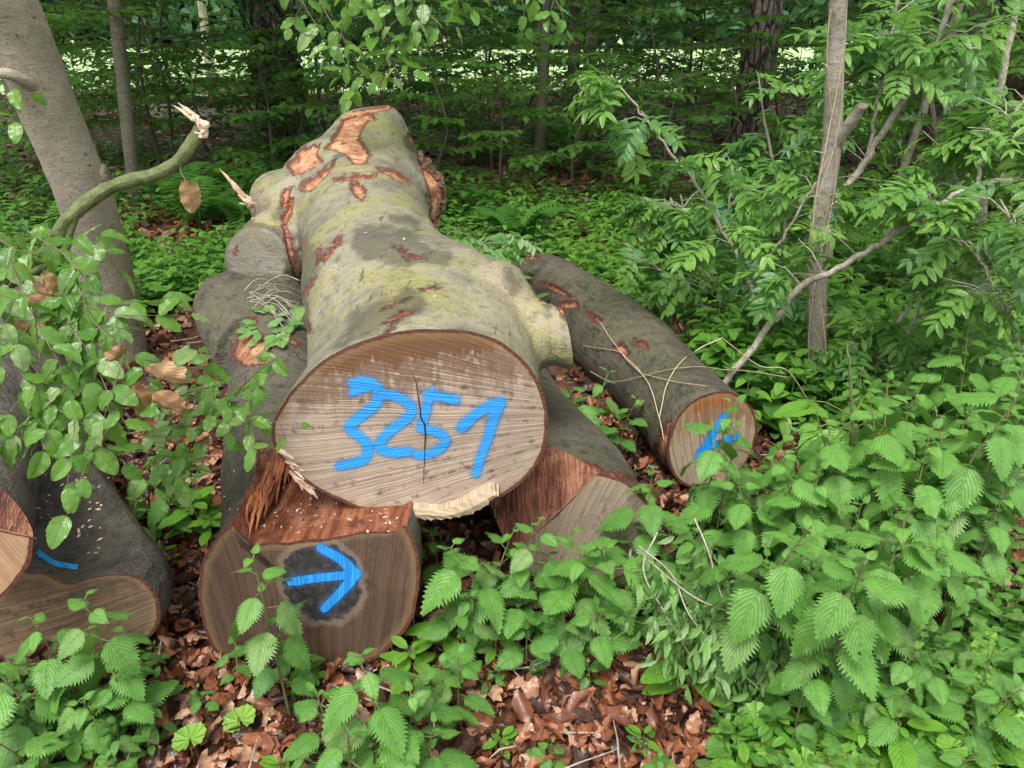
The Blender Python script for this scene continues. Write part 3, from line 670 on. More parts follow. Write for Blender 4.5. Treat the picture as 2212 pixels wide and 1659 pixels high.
slab('torn_lip', [(862,1106),(905,1098),(950,1103),(1000,1086),(1045,1064),(1068,1058)], [(880,1119),(930,1122),(975,1120),(1020,1110),(1050,1092),(1076,1070)], 1.70, 1.78, lipM, mroot)
sp_ = []
for k in range(15):
    t = rng.random(); x0 = 600+t*62+rng.normal(0, 5); y0 = 968+t*80+rng.normal(0, 6); a_ = .85+rng.normal(0, .2); L = 18+34*rng.random()
    sp_.append(([W(x0, y0, 1.74), W(x0+L*math.cos(a_), y0+L*math.sin(a_), 1.73-.012*rng.random())], .008+.014*rng.random(), .004))
shards('splinters', sp_, M['splint'], mroot)
# splintered snag on the left of the crotch
sn = [([W(558,462,4.0), W(532,430,3.96), W(502,395,3.93), W(474,364,3.92)], .040, .02), ([W(552,452,4.0), W(535,436,3.95), W(512,420,3.93)], .045, .015), ([W(552,470,3.9), W(556,495,3.84), W(560,530,3.8)], .05, .015), ([W(556,440,4.0), W(530,440,3.95), W(515,438,3.95)], .02, .01)]
shards('broken_snag', sn, M['splint'], mroot)
# rough bark burl scar on the right
bs = []
for k in range(34):
    t = rng.random(); x = 898+58*math.sin(.15+t*2.5)**.8+rng.normal(0, 4); y = 330+t*165; bs.append(([W(x-12+rng.normal(0, 8), y-8, 4.2), W(x-8+rng.normal(0, 4), y+4, 4.14), W(x-8+rng.normal(0, 8), y+10+rng.normal(0, 10), 4.12)], .015+.04*rng.random(), .02))
shards('burl_bark', bs, plain('burl', (.05, .03, .02), (.26, .14, .09), 40, bd=.01), mroot)

# --- the arrow log under it, left
AP = ((-.34, 1.60, .26), (-.02, -1, .10)); AN = Vector(AP[1]).normalized()
aout = [(436,1215),(470,1150),(530,1090),(620,1062),(740,1062),(820,1080),(872,1122),(900,1175),(908,1245),(898,1315),(872,1372),(820,1422),(700,1450),(560,1460),(500,1445),(452,1395),(430,1310)]
RA = ring_poly([onplane(x, y, AP[0], AN) for x, y in aout])
def build_arrow(bm):
    e = ring_ell
    loft_bm(bm, [sh(RA, -.1), RA, sh(RA, .12, .98), .4*sh(RA, .35, .93)+.6*e(1.95, 452, 860, .0, .53), e(2.3, 486, 800, .03, .52), e(2.7, 492, 760, .05, .53), e(3.05, 492, 735, .06, .56), e(3.35, 515, 700, .08, .58), e(3.6, 540, 660, .12, .54)])
    limb_bm(bm, [W(570, 760, 3.0), W(520, 700, 3.2), W(502, 665, 3.3), W(500, 640, 3.42)], [.21, .18, .165, .12])
    limb_bm(bm, [W(600, 720, 3.1), W(560, 655, 3.3), W(545, 625, 3.4)], [.2, .14, .06])
NP = (onplane(700, 1160, AP[0], AN), (-.14, -.03, 1)); _a = onplane(512, 1215, AP[0], AN); _b = W(585, 960, 1.98)
NXL = lambda y: _a.x+(_b.x-_a.x)*(y-_a.y)/(_b.y-_a.y) if y < _b.y-.08 else _b.x+(y-_b.y+.08)*1.3
arrM = woodmat('arrow_log_cut', (.115, .068, .043), (.042, .024, .017), (-.2, -1.3), 330., heart=(-.155, .02, .10, .115), stainamt=.5, streak=.55)
al = make_log('arrow_log', 'forked log under the big one, blue arrow sprayed on its dark sawn end', build_arrow,
   [(AP[0], AN)], BK_dark, [arrM, M['orange']], ['bark', 'cut_face', 'notch_face'], voxel=.013, notch=(NP[0], NP[1], NXL, 2),
   patches=[[(505,745),(520,715),(545,700),(570,735),(590,770),(570,785),(530,790),(500,770)], [(535,688),(552,686),(556,698),(540,700)]], stripes=[(500,1180,520,1100,6),(560,960,590,1060,10),(600,720,650,745,6)],
   wet_darks=[(560,1000,560,1180,10)], lumps=((2.2, .016), (7, .007), (26, .003)))
aroot = al[0]
PA = paintmat('blue_paint_thick', (.02, .28, .78), (-.2, -1.3), 330.)
KA = 1.2*K*2.1/FPX
paint('painted_arrow', [([(630,1256),(690,1247),(755,1241)], 17*KA), ([(695,1184),(735,1206),(768,1238)], [17*KA, 21*KA]), ([(768,1238),(744,1270),(701,1314)], [21*KA, 15*KA])], AP, PA, aroot, 'blue arrow pointing right')
fs = []
for k in range(90):
    t = .22+.78*rng.random(); y = _a.y+(_b.y-_a.y)*t; x = NXL(y)+.022+rng.normal(0, .014); z = NP[0].z+.03*(y-_a.y)+.14*(x-NP[0].x)+.004+.035*rng.random()
    L = .05+.10*rng.random(); fs.append(([Vector((x, y+L*.6, z+.02+.1*L)), Vector((x+rng.normal(0, .006), y, z+.02)), Vector((x+rng.normal(.004, .008), y-L*.5, z+.005-.1*L))], .006+.009*rng.random(), .006))
shards('torn_fibre', fs, M['fibre'], aroot)

# --- half hidden log, right of the middle
BP = ((.42, 1.95, .19), (.02, -1, .16)); BN = Vector(BP[1]).normalized()
def build_b(bm):
    e = ring_ell; loft_bm(bm, [e(1.8, 1085, 1425, .0, .40), e(1.95, 1082, 1415, .0, .40), e(2.25, 1030, 1360, .0, .40), e(2.6, 1000, 1260, .02, .40), e(3.0, 960, 1170, .04, .42), e(3.4, 930, 1110, .06, .42)])
NB2 = (onplane(1222, 1088, BP[0], BN), (-.52, -.5, .60))
bM_ = woodmat('half_hidden_cut', (.34, .27, .20), (.10, .07, .045), (-.5, -.6), 230., heart=(.05, .0, .05, .05), stainamt=.5)
bl = make_log('notched_log', 'dark log wedged under the right of the big one, orange notch behind its grey cut', build_b, [NB2, (BP[0], BN)], BK_dark, [M['orange'], bM_], ['bark', 'notch_face', 'cut_face'], voxel=.014,
   stripes=[(1190,990,1380,1040,5)], wet_darks=[])
# --- right hand log
CP = (tuple(G(1530, 1055)+Vector((0, .02, .19))), (.34, -1, .14)); CN = Vector(CP[1]).normalized()
def build_c(bm):
    c0 = np.array(CP[0]); ps = [c0+np.array([.09, -.28, 0]), c0, (W(1455, 862, 2.95)), (W(1375, 775, 3.4)), W(1270, 690, 4.0), W(1190, 625, 4.6), W(1160, 598, 4.9)]
    limb_bm(bm, [tuple(p) for p in ps], [.19, .19, .2, .215, .225, .2, .17], 28)
    limb_bm(bm, [W(1180, 640, 4.5), W(1150, 590, 4.45), W(1140, 565, 4.4)], [.16, .10, .085])
cM_ = woodmat('right_cut', (.42, .33, .24), (.13, .085, .05), (.1, -.9), 240., top=(.13, (.28, .10, .03), 0.), stainamt=.4)
cl = make_log('marked_log', 'lying log on the right with a small blue mark on its cut, nettles in front', build_c, [(CP[0], CN), (W(1140, 572, 4.4), (-.1, .12, 1))], BK_dark, [cM_, M['twigdark']], ['bark', 'cut_face', 'stub_hollow'], voxel=.014,
   patches=[[(1325,748),(1345,742),(1362,765),(1340,770)], [(1205,655),(1245,650),(1250,662),(1215,668)], [(1410,1000),(1420,950),(1450,905),(1440,960),(1425,1010)], [(1268,672),(1300,690),(1290,700)]], stripes=[(1170,610,1230,640,6),(1125,556,1160,556,7),(1370,735,1400,750,5)], wet_darks=[])
KC = 1.25*K*2.75/FPX
PC = paintmat('blue_paint_right', BLUE, (.1, -.9), 240.)
paint('painted_mark', [([(1562,900),(1540,935),(1520,965),(1508,985),(1524,998)], 15*KC), ([(1512,975),(1550,958),(1592,942)], 15*KC)], CP, PC, cl[0], 'hooked blue paint mark')
# --- left logs
DP = ((-.93, 1.60, .24), (.10, -1, .08)); DN = Vector(DP[1]).normalized()
dout = [(-200,1290),(-120,1225),(0,1222),(90,1232),(150,1262),(215,1242),(285,1232),(330,1262),(348,1320),(330,1372),(280,1405),(160,1448),(40,1465),(-100,1460),(-190,1400)]
RD = ring_poly([onplane(x, y, DP[0], DN) for x, y in dout])
def build_d(bm):
    e = ring_ell; loft_bm(bm, [sh(RD, -.1), RD, sh(RD, .1, .99), e(1.95, -170, 278, .0, .50), e(2.3, -90, 222, .0, .52), e(2.8, -40, 178, .02, .52), e(3.4, -20, 140, .04, .50), e(4.0, -10, 115, .05, .46)])
dM_ = woodmat('left_cut', (.20, .13, .075), (.07, .04, .025), (.9, .3), 260., stainamt=.75, streak=.5, top=(.10, (.12, .08, .05), 0.))
dl = make_log('grooved_log', 'dark wide log at the left edge, blue paint line on its bark, lobed wet cut', build_d, [(DP[0], DN)], BK_grey, [dM_], ['bark', 'cut_face'], voxel=.015,
   patches=[[(60,690),(100,665),(120,700),(80,715)], [(0,1005),(20,1000),(22,1050),(0,1055)], [(0,870),(30,860),(25,890),(0,900)]], lumps=((2.2, .016), (7, .008), (26, .003)))
EP = ((-1.1, 1.43, .56), (.42, -1, .10)); EN = Vector(EP[1]).normalized()
eout = [(0,1085),(45,1112),(80,1152),(78,1200),(50,1250),(0,1300),(-80,1320),(-170,1280),(-200,1190),(-160,1110),(-80,1078)]
RE = ring_poly([onplane(x, y, EP[0], EN) for x, y in eout])
def build_e(bm):
    loft_bm(bm, [sh(RE, -.1, 1, .04), RE, sh(RE, .3, 1., -.16), sh(RE, .9, .95, -.5)])
eM_ = woodmat('pale_cut', (.47, .30, .18), (.25, .13, .07), (-.4, .9), 220., stainamt=.15, streak=.45)
el = make_log('pale_cut_log', 'log with fresh pale cut lying on the leftmost log at the frame edge', build_e, [(onplane(38, 1152, EP[0], EN), (.62, -.4, .7)), (EP[0], EN)], BK_grey, [M['orange'], eM_], ['bark', 'facet', 'cut_face'], voxel=.015)
# paint line on the bark of the left log
A = Acc()
for seg in ([(76,1160),(80,1172)], [(78,1190),(98,1205),(125,1219),(165,1226)]):
    top = [W(x, y, 1.64) for x, y in seg]
    pass
# follow the surface: lay the strip on the bark by ray casting
bk = dl[1]; dg = bpy.context.evaluated_depsgraph_get(); dg.update()
o_ = Vector((0, 0, CAMZ))
def on_surface(ob, x, y, lift=.003):
    d = Vector(ray(x, y)).normalized(); mi = ob.matrix_world.inverted() if False else Matrix.Translation(-ob.parent.location)
    ok, loc, no, _ = ob.ray_cast(mi @ o_, d)
    return (loc + no*lift + ob.parent.location, no) if ok else (None, None)
def bark_strip(name, ob, pts, wd, mat, label=None):
    P = spline([(x, y, 0) for x, y in pts], 8); L = []; 
    for i, p in enumerate(P):
        t = P[min(i+1, len(P)-1)]-P[max(i-1, 0)]; nx = np.array([-t[1], t[0]])/np.hypot(t[0], t[1]); row = []
        for s in (-1, -.5, 0, .5, 1):
            q, n = on_surface(ob, p[0]+nx[0]*wd*s*(.8+.4*rng.random()), p[1]+nx[1]*wd*s*(.8+.4*rng.random()))
            if q is None: row = None; break
            row.append(q-ob.parent.location)
        if row: L.append(row)
    if len(L) < 2: return
    V = np.array([tuple(v_) for r_ in L for v_ in r_]); F = np.array([(i*5+j, i*5+j+1, i*5+j+6, i*5+j+5) for i in range(len(L)-1) for j in range(4)])
    o = Acc().add((V, F, V[:, :2]), I4).obj(name, mat, ob.parent)
    if label: o['label'] = label
M['paintline'] = plain('paint_line', (.012, .20, .58), (.02, .36, .85), 60, .5, .003)
bark_strip('paint_line', bk, [(80,1192),(98,1206),(125,1220),(168,1227)], 6, M['paintline'], 'thin blue line sprayed on the bark')

# ------------------------------------------------------------------ footprints, to keep plants out of the wood
foot = [((-.34,1.6),(-.4,2.3),.30), ((-.4,2.3),(-1.0,3.6),.32), ((.42,1.95),(0,3.4),.24), ((CP[0][0],CP[0][1]),(W(1160,598,4.9)[0],4.9),.22), ((-.93,1.6),(-1.9,4.0),.36), ((-.9,4.4),(-.9,5.),.3)]
def clear(x, y, pad=.03):
    for (ax, ay), (bx, by), r_ in foot:
        ex, ey = bx-ax, by-ay; t = min(1, max(0, ((x-ax)*ex+(y-ay)*ey)/(ex*ex+ey*ey))); 
        if t == 0 and y < ay-.04: continue
        if math.hypot(x-ax-t*ex, y-ay-t*ey) < r_+pad: return False
    return True

# ------------------------------------------------------------------ leaf templates
NL = [leaf(.70, .40, .95, 26, 3, 1, .22, f, dr, .014, .2, tw, ph, .007) for f, dr, tw, ph in ((.25, .22, .1, 0), (.35, .35, -.2, 1), (.12, .15, .15, 2), (.3, .5, .0, 4))]
BL = [leaf(.5, .75, .8, 14, 2, 0, 0, .2, .2, .012, .1, tw, ph) for tw, ph in ((.1, 0), (-.15, 2))]
BE = [leaf(.64, .5, .74, 16, 3, 1, .035, f, dr, .025, .1, tw, ph, .010) for f, dr, tw, ph in ((.12, .12, .1, 0), (.4, .25, -.25, 2), (.05, .4, .3, 3), (.7, .35, .2, 1))]
BEl = [leaf(.62, .55, .62, 4, 1, 0, 0, f, dr) for f, dr in ((.2, .2), (.3, .3))]
HLl = [leaf(.58, .5, .7, 6, 1, 0, 0, f, dr) for f, dr in ((.2, .2), (.25, .4))]
RL = leaf(.36, .5, .72, 12, 1, 1, .12, .3, .2)
RLl = leaf(.36, .45, .5, 4, 1, 0, 0, .2, .1)
RO = [roundleaf(44, .05, .2), roundleaf(40, .07, -.12)]
def pinnate(np_=6, lt=RL, arch=.25, ll=.33):
    A = Acc(); n = np_; pos = []; d = []; sc = []
    for i in range(n):
        t = .18+.72*i/(n-1); p = (0, t, -arch*t*t)
        for s in (-1, 1): pos.append(p); d.append((s*1., .45+.25*t+rng.normal(0, .14), -.15+rng.normal(0, .28))); sc.append(ll*(.72+.5*math.sin(math.pi*(.25+.6*t)))*(.95+.1*rng.random()))
    pos.append((0, .92, -arch*.85)); d.append((0, 1, -.4)); sc.append(ll*.95)
    A.add(lt, frames(pos, d, (0, 0, 1), np.array(sc)), .5)
    A.add(tube([(0, t, -arch*t*t) for t in np.linspace(0, .93, 5)], taper(5, .008, .004), 3), I4, .2)
    return A.tmpl()
PN = [pinnate(n_, RL, a) for n_, a in ((6, .15), (5, .38), (7, .28), (6, .55), (5, .2))] ; PNl = [pinnate(5, RLl, .3, .36)]
def frond(pairs=18, arch=.45):
    A = Acc(); pos = []; d = []; sc = []
    for i in range(pairs):
        t = .16+.82*i/(pairs-1); y = t; z = .55*math.sin(t*2.1)*arch*1.4-.25*t*t*arch*2
        for s in (-1, 1): pos.append((0, y, z)); d.append((s, .28, -.18)); sc.append(.40*(1-t)**.75*min(1, .45+t*3)+.015)
    pin = leaf(.26, .35, .9, 16, 1, 1, .5, .1, .12); A.add(pin, frames(pos, d, (0, 0, 1), np.array(sc)), .5)
    A.add(tube([(0, t, .55*math.sin(t*2.1)*arch*1.4-.25*t*t*arch*2) for t in np.linspace(0, 1, 7)], taper(7, .008, .002), 4), I4, .3)
    return A.tmpl()
FR = [frond(18, .45), frond(16, .7)]

# ------------------------------------------------------------------ leaf litter on the floor
def litter():
    A = Acc()
    tm = [leaf(.64, .5, .85, 10, 2, 1, .10, f, dr, wv, cu, tw, ph, .01) for f, dr, wv, cu, tw, ph in ((.5, .35, .07, .6, .8, 0), (-.3, -.3, .08, -.5, -.6, 1), (.1, .15, .06, 1.2, .3, 2), (.9, -.4, .08, .2, 1.2, 3), (0, .5, .10, -.8, -.9, 4), (-.7, .2, .05, 0, 1.5, 5))]
    tl = [leaf(.62, .55, .6, 3, 1, 0, 0, .4, .3), leaf(.62, .55, .6, 3, 1, 0, 0, -.3, -.3)]
    def put(n, y0, y1, ts, s0, s1, pw=1.):
        y = y0+(y1-y0)*rng.random(n)**pw; x = (rng.random(n)*2-1)*(y*.86+.5); z = gz(x, y)+.008+.028*rng.random(n)
        yaw = rng.random(n)*2*math.pi; el_ = rng.normal(0, .35, n); d = np.stack([np.cos(yaw)*np.cos(el_), np.sin(yaw)*np.cos(el_), np.sin(el_)], 1)
        up = np.stack([rng.normal(0, .45, n), rng.normal(0, .45, n), np.where(rng.random(n) < .5, 1, -1)], 1)
        s = s0+(s1-s0)*rng.random(n); k = rng.integers(0, len(ts), n)
        for i, T in enumerate(ts): m_ = k == i; A.add(T, frames(np.stack([x, y, z], 1)[m_], d[m_], up[m_], s[m_]))
    put(9000, .85, 3.2, tm, .015, .04); put(6500, .85, 3.2, tm, .045, .078); put(6500, 3.2, 7, tm[:3], .05, .085); put(14000, 6, 20, tl, .07, .13, .9)
    return tag(A.obj('leaf_litter', M['litter']), 'copper brown fallen beech leaves carpeting the forest floor', 'leaf litter', kind='stuff')
litter()
# small sticks
A = Acc()
for k in range(260):
    y = 1.0+4*rng.random()**1.3; x = (rng.random()*2-1)*(y*.8+.3); a = rng.random()*6.28; L = .05+.18*rng.random(); z = float(gz(x, y))+.03+.02*rng.random()
    A.add(tube([(x, y, z), (x+math.cos(a)*L*.5, y+math.sin(a)*L*.5, z+rng.normal(0, .012)), (x+math.cos(a)*L, y+math.sin(a)*L, z+rng.normal(0, .012))], [.003, .0025, .0015], 4), I4)
tag(A.obj('twig_litter', M['twig']), 'thin dead sticks strewn over the brown leaves', 'twigs', kind='stuff')

# ------------------------------------------------------------------ herbs
def nettle_mesh(h=.4, nodes=7, seed=0, L=.085):
    r_ = np.random.default_rng(seed); A = Acc(); St = Acc(); lean = r_.normal(0, .06, 2)
    P = lambda t: np.array([lean[0]*t*t*h*2, lean[1]*t*t*h*2, h*t])
    St.add(tube([P(t) for t in np.linspace(0, 1, 8)], taper(8, .0042, .0016), 5), I4, .3)
    a0 = r_.random()*3
    for i in range(nodes):
        t = .22+.78*(i/(nodes-1))**.85; p = P(t); q = i/(nodes-1)
        sz = L*(.62+.55*math.sin(math.pi*min(1, .15+q*.72)))*(1 if i < nodes-2 else (.62 if i == nodes-2 else .38))
        pet = sz*.38
        for s in (0, math.pi):
            a = a0+i*math.pi/2+s+r_.normal(0, .18); out = np.array([math.cos(a), math.sin(a), 0]); elv = .30 if i < nodes-2 else .9
            if i == nodes-1: elv = 1.5
            e1 = p+out*pet*.9+np.array([0, 0, pet*.45*elv])
            St.add(tube([p, e1], [.0016, .0012], 4), I4, .3)
            dr = -.38+r_.normal(0, .3)+(.4 if i >= nodes-2 else 0)+(.5 if i == nodes-1 else 0)
            d = out*math.cos(dr)+np.array([0, 0, math.sin(dr)])
            A.add(NL[r_.integers(0, 4)], frames(e1, d, np.array([r_.normal(0, .2), r_.normal(0, .2), 1]), sz*(.85+.3*r_.random())), min(1, max(0, .25+.6*q+r_.normal(0, .13))))
            if 1 < i < nodes-2 and r_.random() < .6:
                d2 = out*.8+np.array([r_.normal(0, .5), r_.normal(0, .5), .7]); A.add(NL[0], frames(p, d2, (0, 0, 1), sz*.28), .9)
    return A.mesh('leaves', M['nettle']), St.mesh('stem', M['stemg'])
def balsam_mesh(h=.14, seed=0, L=.075, mat='balsam', pairs=3):
    r_ = np.random.default_rng(seed); A = Acc(); St = Acc(); St.add(tube([(0, 0, 0), (.006, .004, h*.5), (0, 0, h)], [.004, .0035, .003], 5), I4)
    for i in range(pairs+1):
        z = h*(.45+.55*i/pairs); n = 2 if i < pairs else 4
        for k in range(n):
            a = i*1.57+k*2*math.pi/n+r_.normal(0, .25)+seed; out = np.array([math.cos(a), math.sin(a), 0]); sz = L*(.85+.3*r_.random())*(1 if i < pairs else .8)
            if i == pairs and k > 1: sz *= .45
            d = out*1.+np.array([0, 0, .12 if i < pairs else .35]); A.add(BL[k % 2], frames(np.array([0, 0, z])+out*.012, d, (0, 0, 1), sz), r_.random())
    return A.mesh('leaves', M[mat]), St.mesh('stem', M['stemg'])
def mustard_mesh(seed, n=5, L=.075):
    r_ = np.random.default_rng(seed); A = Acc(); St = Acc()
    for k in range(n):
        a = k*2*math.pi/n+r_.normal(0, .4); out = np.array([math.cos(a), math.sin(a), 0]); rr = (.03+.05*r_.random())*(n > 1); z = .04+.07*r_.random(); e = out*rr+np.array([0, 0, z])
        St.add(tube([(0, 0, 0), out*rr*.4+np.array([0, 0, z*.7]), e], [.002, .0018, .0014], 4), I4)
        A.add(RO[k % 2], frames(e, out+np.array([0, 0, .15+r_.normal(0, .15)]), (0, r_.normal(0, .2), 1), L*(.7+.6*r_.random())), r_.random())
    return A.mesh('leaves', M['mustard']), St.mesh('stem', M['stemg'])
def fern_mesh(seed, n=7, L=.6):
    r_ = np.random.default_rng(seed); A = Acc()
    for k in range(n):
        a = k*2*math.pi/n+r_.normal(0, .3); out = np.array([math.cos(a), math.sin(a), 0])
        A.add(FR[k % 2], frames((0, 0, .02), out+np.array([0, 0, .35+.3*r_.random()]), (0, 0, 1), L*(.7+.5*r_.random())), r_.random())
    return (A.mesh('fronds', M['fern']),)
def plant(name, meshes, loc, rz, s, label, cat, group, tilt=(0, 0)):
    r_ = thing(name, loc, label, cat, group); r_.rotation_euler = (tilt[0], tilt[1], rz); r_.scale = (s, s, s)
    for m_ in meshes: link(m_.name.split('.')[0], m_, r_)
    return r_
NET = [nettle_mesh(.42, 8, 1, .086), nettle_mesh(.5, 9, 2, .086), nettle_mesh(.3, 6, 3, .082), nettle_mesh(.22, 5, 4, .074), nettle_mesh(.6, 10, 5, .090), nettle_mesh(.38, 7, 6, .092), nettle_mesh(.45, 8, 7, .080), nettle_mesh(.33, 6, 8, .088)]
NH = [.42, .5, .3, .22, .6, .38, .45, .33]
def nettle_at(x, y, h, label, k=None, group='stinging nettles around the logs', tilt=None, zbase=None, shrink=1.):
    """tip seen at print pixel (x, y), tip height h"""
    p = G(x, y, h)
    if zbase is None: zb = float(gz(p[0], p[1]))
    else: zb = zbase
    if k is None: k = int(np.argmin([abs(h/shrink-a)+.12*rng.random() for a in NH]))
    s = (h-zb)/NH[k]
    return plant('nettle', NET[k], (p[0], p[1], zb), rng.random()*6.28, s, label, 'nettle', group, tilt or (rng.normal(0, .06), rng.normal(0, .06)))
named = [(572,1225,.46,'bright nettle standing in front of the blue arrow log, left of the arrow'), (205,1275,.44,'tall nettle in front of the leftmost log, its leaves over the lobed cut'),
 (40,1405,.34,'purple-tipped nettle at the left edge below the leftmost log'), (95,1500,.2,'broad nettle at bottom left corner under the purple-tipped one'), (225,1560,.16,'low nettle on brown leaves, lower left'),
 (150,1540,.14,'low nettle beside the bottom left corner one'), (60,1625,.18,'nettle cut by the bottom frame edge at far left'), (300,1255,.12,'small nettle between the leftmost log and the arrow log'),
 (250,1120,.28,'nettle behind the leftmost log under the beech leaves'), (330,1010,.30,'nettle under the beech leaves left of the arrow log'), (290,975,.32,'dark nettle deepest under the beech leaves'),
 (1085,1150,.40,'big light nettle below the right end of the big cut face'), (1215,1175,.36,'nettle covering the lower part of the grey cut face'), (1010,1225,.26,'dark nettle under the big log between two cut faces'),
 (945,1145,.22,'nettle in the shadow hanging under the big log'), (1300,1190,.34,'nettle right of the grey cut face'), (1140,1330,.18,'drooping nettle at the edge of the bare brown leaves'),
 (790,1500,.30,'dark large nettle at the bottom middle'), (880,1480,.24,'nettle right of the dark large one at the bottom middle'), (950,1460,.2,'arching dark nettle at bottom middle, leaning right'),
 (700,1590,.16,'nettle at bottom frame edge left of the dark large one'), (800,1335,.12,'small nettle in front of the lower right of the arrow log'),
 (1545,885,.58,'leaning nettle in front of the blue mark on the right log'), (1600,930,.45,'large leaved nettle right of the marked log face'), (1265,815,.34,'nettle growing up between the big log and the right log'),
 (1215,850,.26,'nettle in the dark gap right of the big cut face'), (1410,1040,.42,'slim upright nettle at the end of the notched log'), (1500,1130,.3,'nettle below the marked log'),
 (1190,1600,.12,'tiny nettle in the bare brown leaves at the bottom'), (440,1480,.1,'tiny nettle below the arrow log on brown leaves'), (500,1390,.14,'nettle touching the lower left of the arrow log'), (1060,1440,.08,'tiny nettle in brown leaves right of the light green balsam')]
for x, y, h, lb in named: nettle_at(x, y, h, lb)
# the dense bed on the right
for x, y, h, lb in [(1000,1290,.24,'nettle between the arrow log and the bare leaves'), (1180,1255,.26,'nettle under the grey cut face, low and broad'), (1120,1225,.32,'nettle in the middle of the clump below the big cut'), (1290,1290,.22,'dark nettle on the right of the clump below the big cut'), (1345,1105,.40,'nettle leaf spray over the right of the grey cut face'), (1040,1185,.35,'nettle behind the light one, below the big cut'), (1230,1320,.2,'low nettle hanging at the edge of the clump'),
     (820,1430,.40,'upright nettle in the lower middle, tallest there'), (750,1560,.27,'nettle at the bottom, left part of the lower middle clump'), (905,1550,.22,'nettle at the bottom, right part of the lower middle clump'), (985,1425,.2,'nettle beside the arching dark one'), (700,1500,.2,'small nettle left of the lower middle clump'),
     (125,1335,.36,'nettle in front of the lobed cut, left of the tall one'), (30,1560,.25,'nettle at the left edge near the bottom corner'), (255,1440,.24,'nettle right of the tall one at the lower left'), (170,1450,.26,'nettle filling the lower left clump'), (330,1390,.1,'seedling nettle on leaves right of the lower left clump'), (230,1640,.14,'nettle at the bottom edge, lower left'),
     (2195,800,.75,'tallest nettle cut by the right frame edge'), (2085,850,.7,'tall nettle left of the one cut by the right edge'), (1965,870,.65,'tall nettle right of the vined trunk foot'), (2150,940,.62,'tall nettle in the second row at the right edge'), (1880,905,.6,'tall nettle close to the vined trunk foot'), (2015,965,.6,'tall nettle in the second row right of the vined trunk'), (2110,1430,.3,'nettle over the round leaved plants, near the right edge'), (1960,1480,.24,'nettle rising out of the round leaved plants'), (1870,1640,.16,'nettle at the bottom edge left of the round leaved plants'), (2060,1600,.2,'nettle at the bottom edge among the round leaved plants'), (1150,1125,.42,'nettle crown right in front of the notched log'),
     (1285,830,.32,'upright nettle beside the one between the big log and the right log'), (1345,870,.26,'nettle against the flank of the marked log'), (1235,900,.22,'nettle deepest in the gap right of the big cut'), (1390,990,.3,'nettle between the ends of the notched log and the marked log'),
     (1640,985,.46,'broad nettle just right of the marked cut'), (1560,1010,.42,'nettle in front of the lower edge of the marked cut'), (1470,1120,.34,'nettle between the notched log and the marked log'), (1560,1180,.26,'nettle rising behind the wilted twigs'), (1440,1250,.2,'nettle at the left end of the wilted twigs'), (1280,1440,.08,'seedling nettle on bare leaves'), (480,1330,.12,'small nettle at the left foot of the arrow log'), (640,1390,.16,'nettle low in front of the arrow log')]: nettle_at(x, y, h, lb)
pts = []; tries = 0; BED = []
bed = [(1600,1150),(1640,1010),(1700,960),(1790,880),(1900,770),(2000,740),(2260,700),(2260,1440),(2000,1420),(1850,1420),(1800,1500),(1820,1700),(1330,1700),(1440,1600),(1560,1560),(1690,1420),(1640,1280)]
while len(pts) < 128 and tries < 20000:
    tries += 1; x = 1300+rng.random()*960; y = 720+rng.random()*980
    if y > 1230 and rng.random() < .6: continue
    h = .12+.24*rng.random() if y > 1150 else .3+.35*rng.random()
    if y > 1450 and x < 1800: h = .1+.16*rng.random()
    if sdpoly(np.array([[x, y]]), bed)[0] < 0: continue
    p = G(x, y, h)
    if not clear(p[0], p[1]): continue
    if x > 1790 and proj((p[0], p[1], 0))[0][1] > 1640: continue
    dens = .085 if x > 1750 else .115
    if any((p[0]-a)**2+(p[1]-c_)**2 < (dens*(1+.25*p[1]-.3))**2 for a, c_ in pts): continue
    pts.append((p[0], p[1]))
    nb_ = 'behind the marked log' if (y < 960 and x < 1850) else 'right of the marked log' if y < 1150 and x < 1800 else 'under the rowans, right edge' if y < 960 else 'at the right edge' if y < 1200 and x > 2020 else 'left of the right edge' if y < 1200 else 'right of the wilted twigs' if y < 1400 and x < 1850 else 'above the round leaved plants' if y < 1400 else 'below the wilted twigs' if x < 1600 else 'left of the round leaved plants' if x < 1850 else 'among the round leaved plants'
    lab = ('highest' if h > .48 else 'tall' if h > .38 else 'middling' if h > .28 else 'short' if h > .2 else 'very low')+' nettle '+nb_
    BED.append((lab, x, nettle_at(x, y, h, lab, group='nettle bed on the right', shrink=.74 if y < 1200 else .62)))
ORD = ['leftmost']+[w_+' from left' for w_ in 'second third fourth fifth sixth seventh eighth ninth tenth eleventh twelfth thirteenth fourteenth fifteenth sixteenth seventeenth eighteenth nineteenth twentieth twenty-first twenty-second twenty-third twenty-fourth twenty-fifth twenty-sixth twenty-seventh twenty-eighth'.split()]
for lab in sorted(set(q[0] for q in BED)):
    g_ = sorted([q for q in BED if q[0] == lab], key=lambda q: q[1])
    if len(g_) > 1:
        for i, q in enumerate(g_): q[2]['label'] = (ORD[i] if i < len(g_)-1 or i == 0 or False else 'rightmost')+' of the '+lab.replace('nettle', 'nettles')
BAL = [balsam_mesh(.14, 1, .095), balsam_mesh(.10, 2, .065), balsam_mesh(.18, 3, .075, pairs=4)]
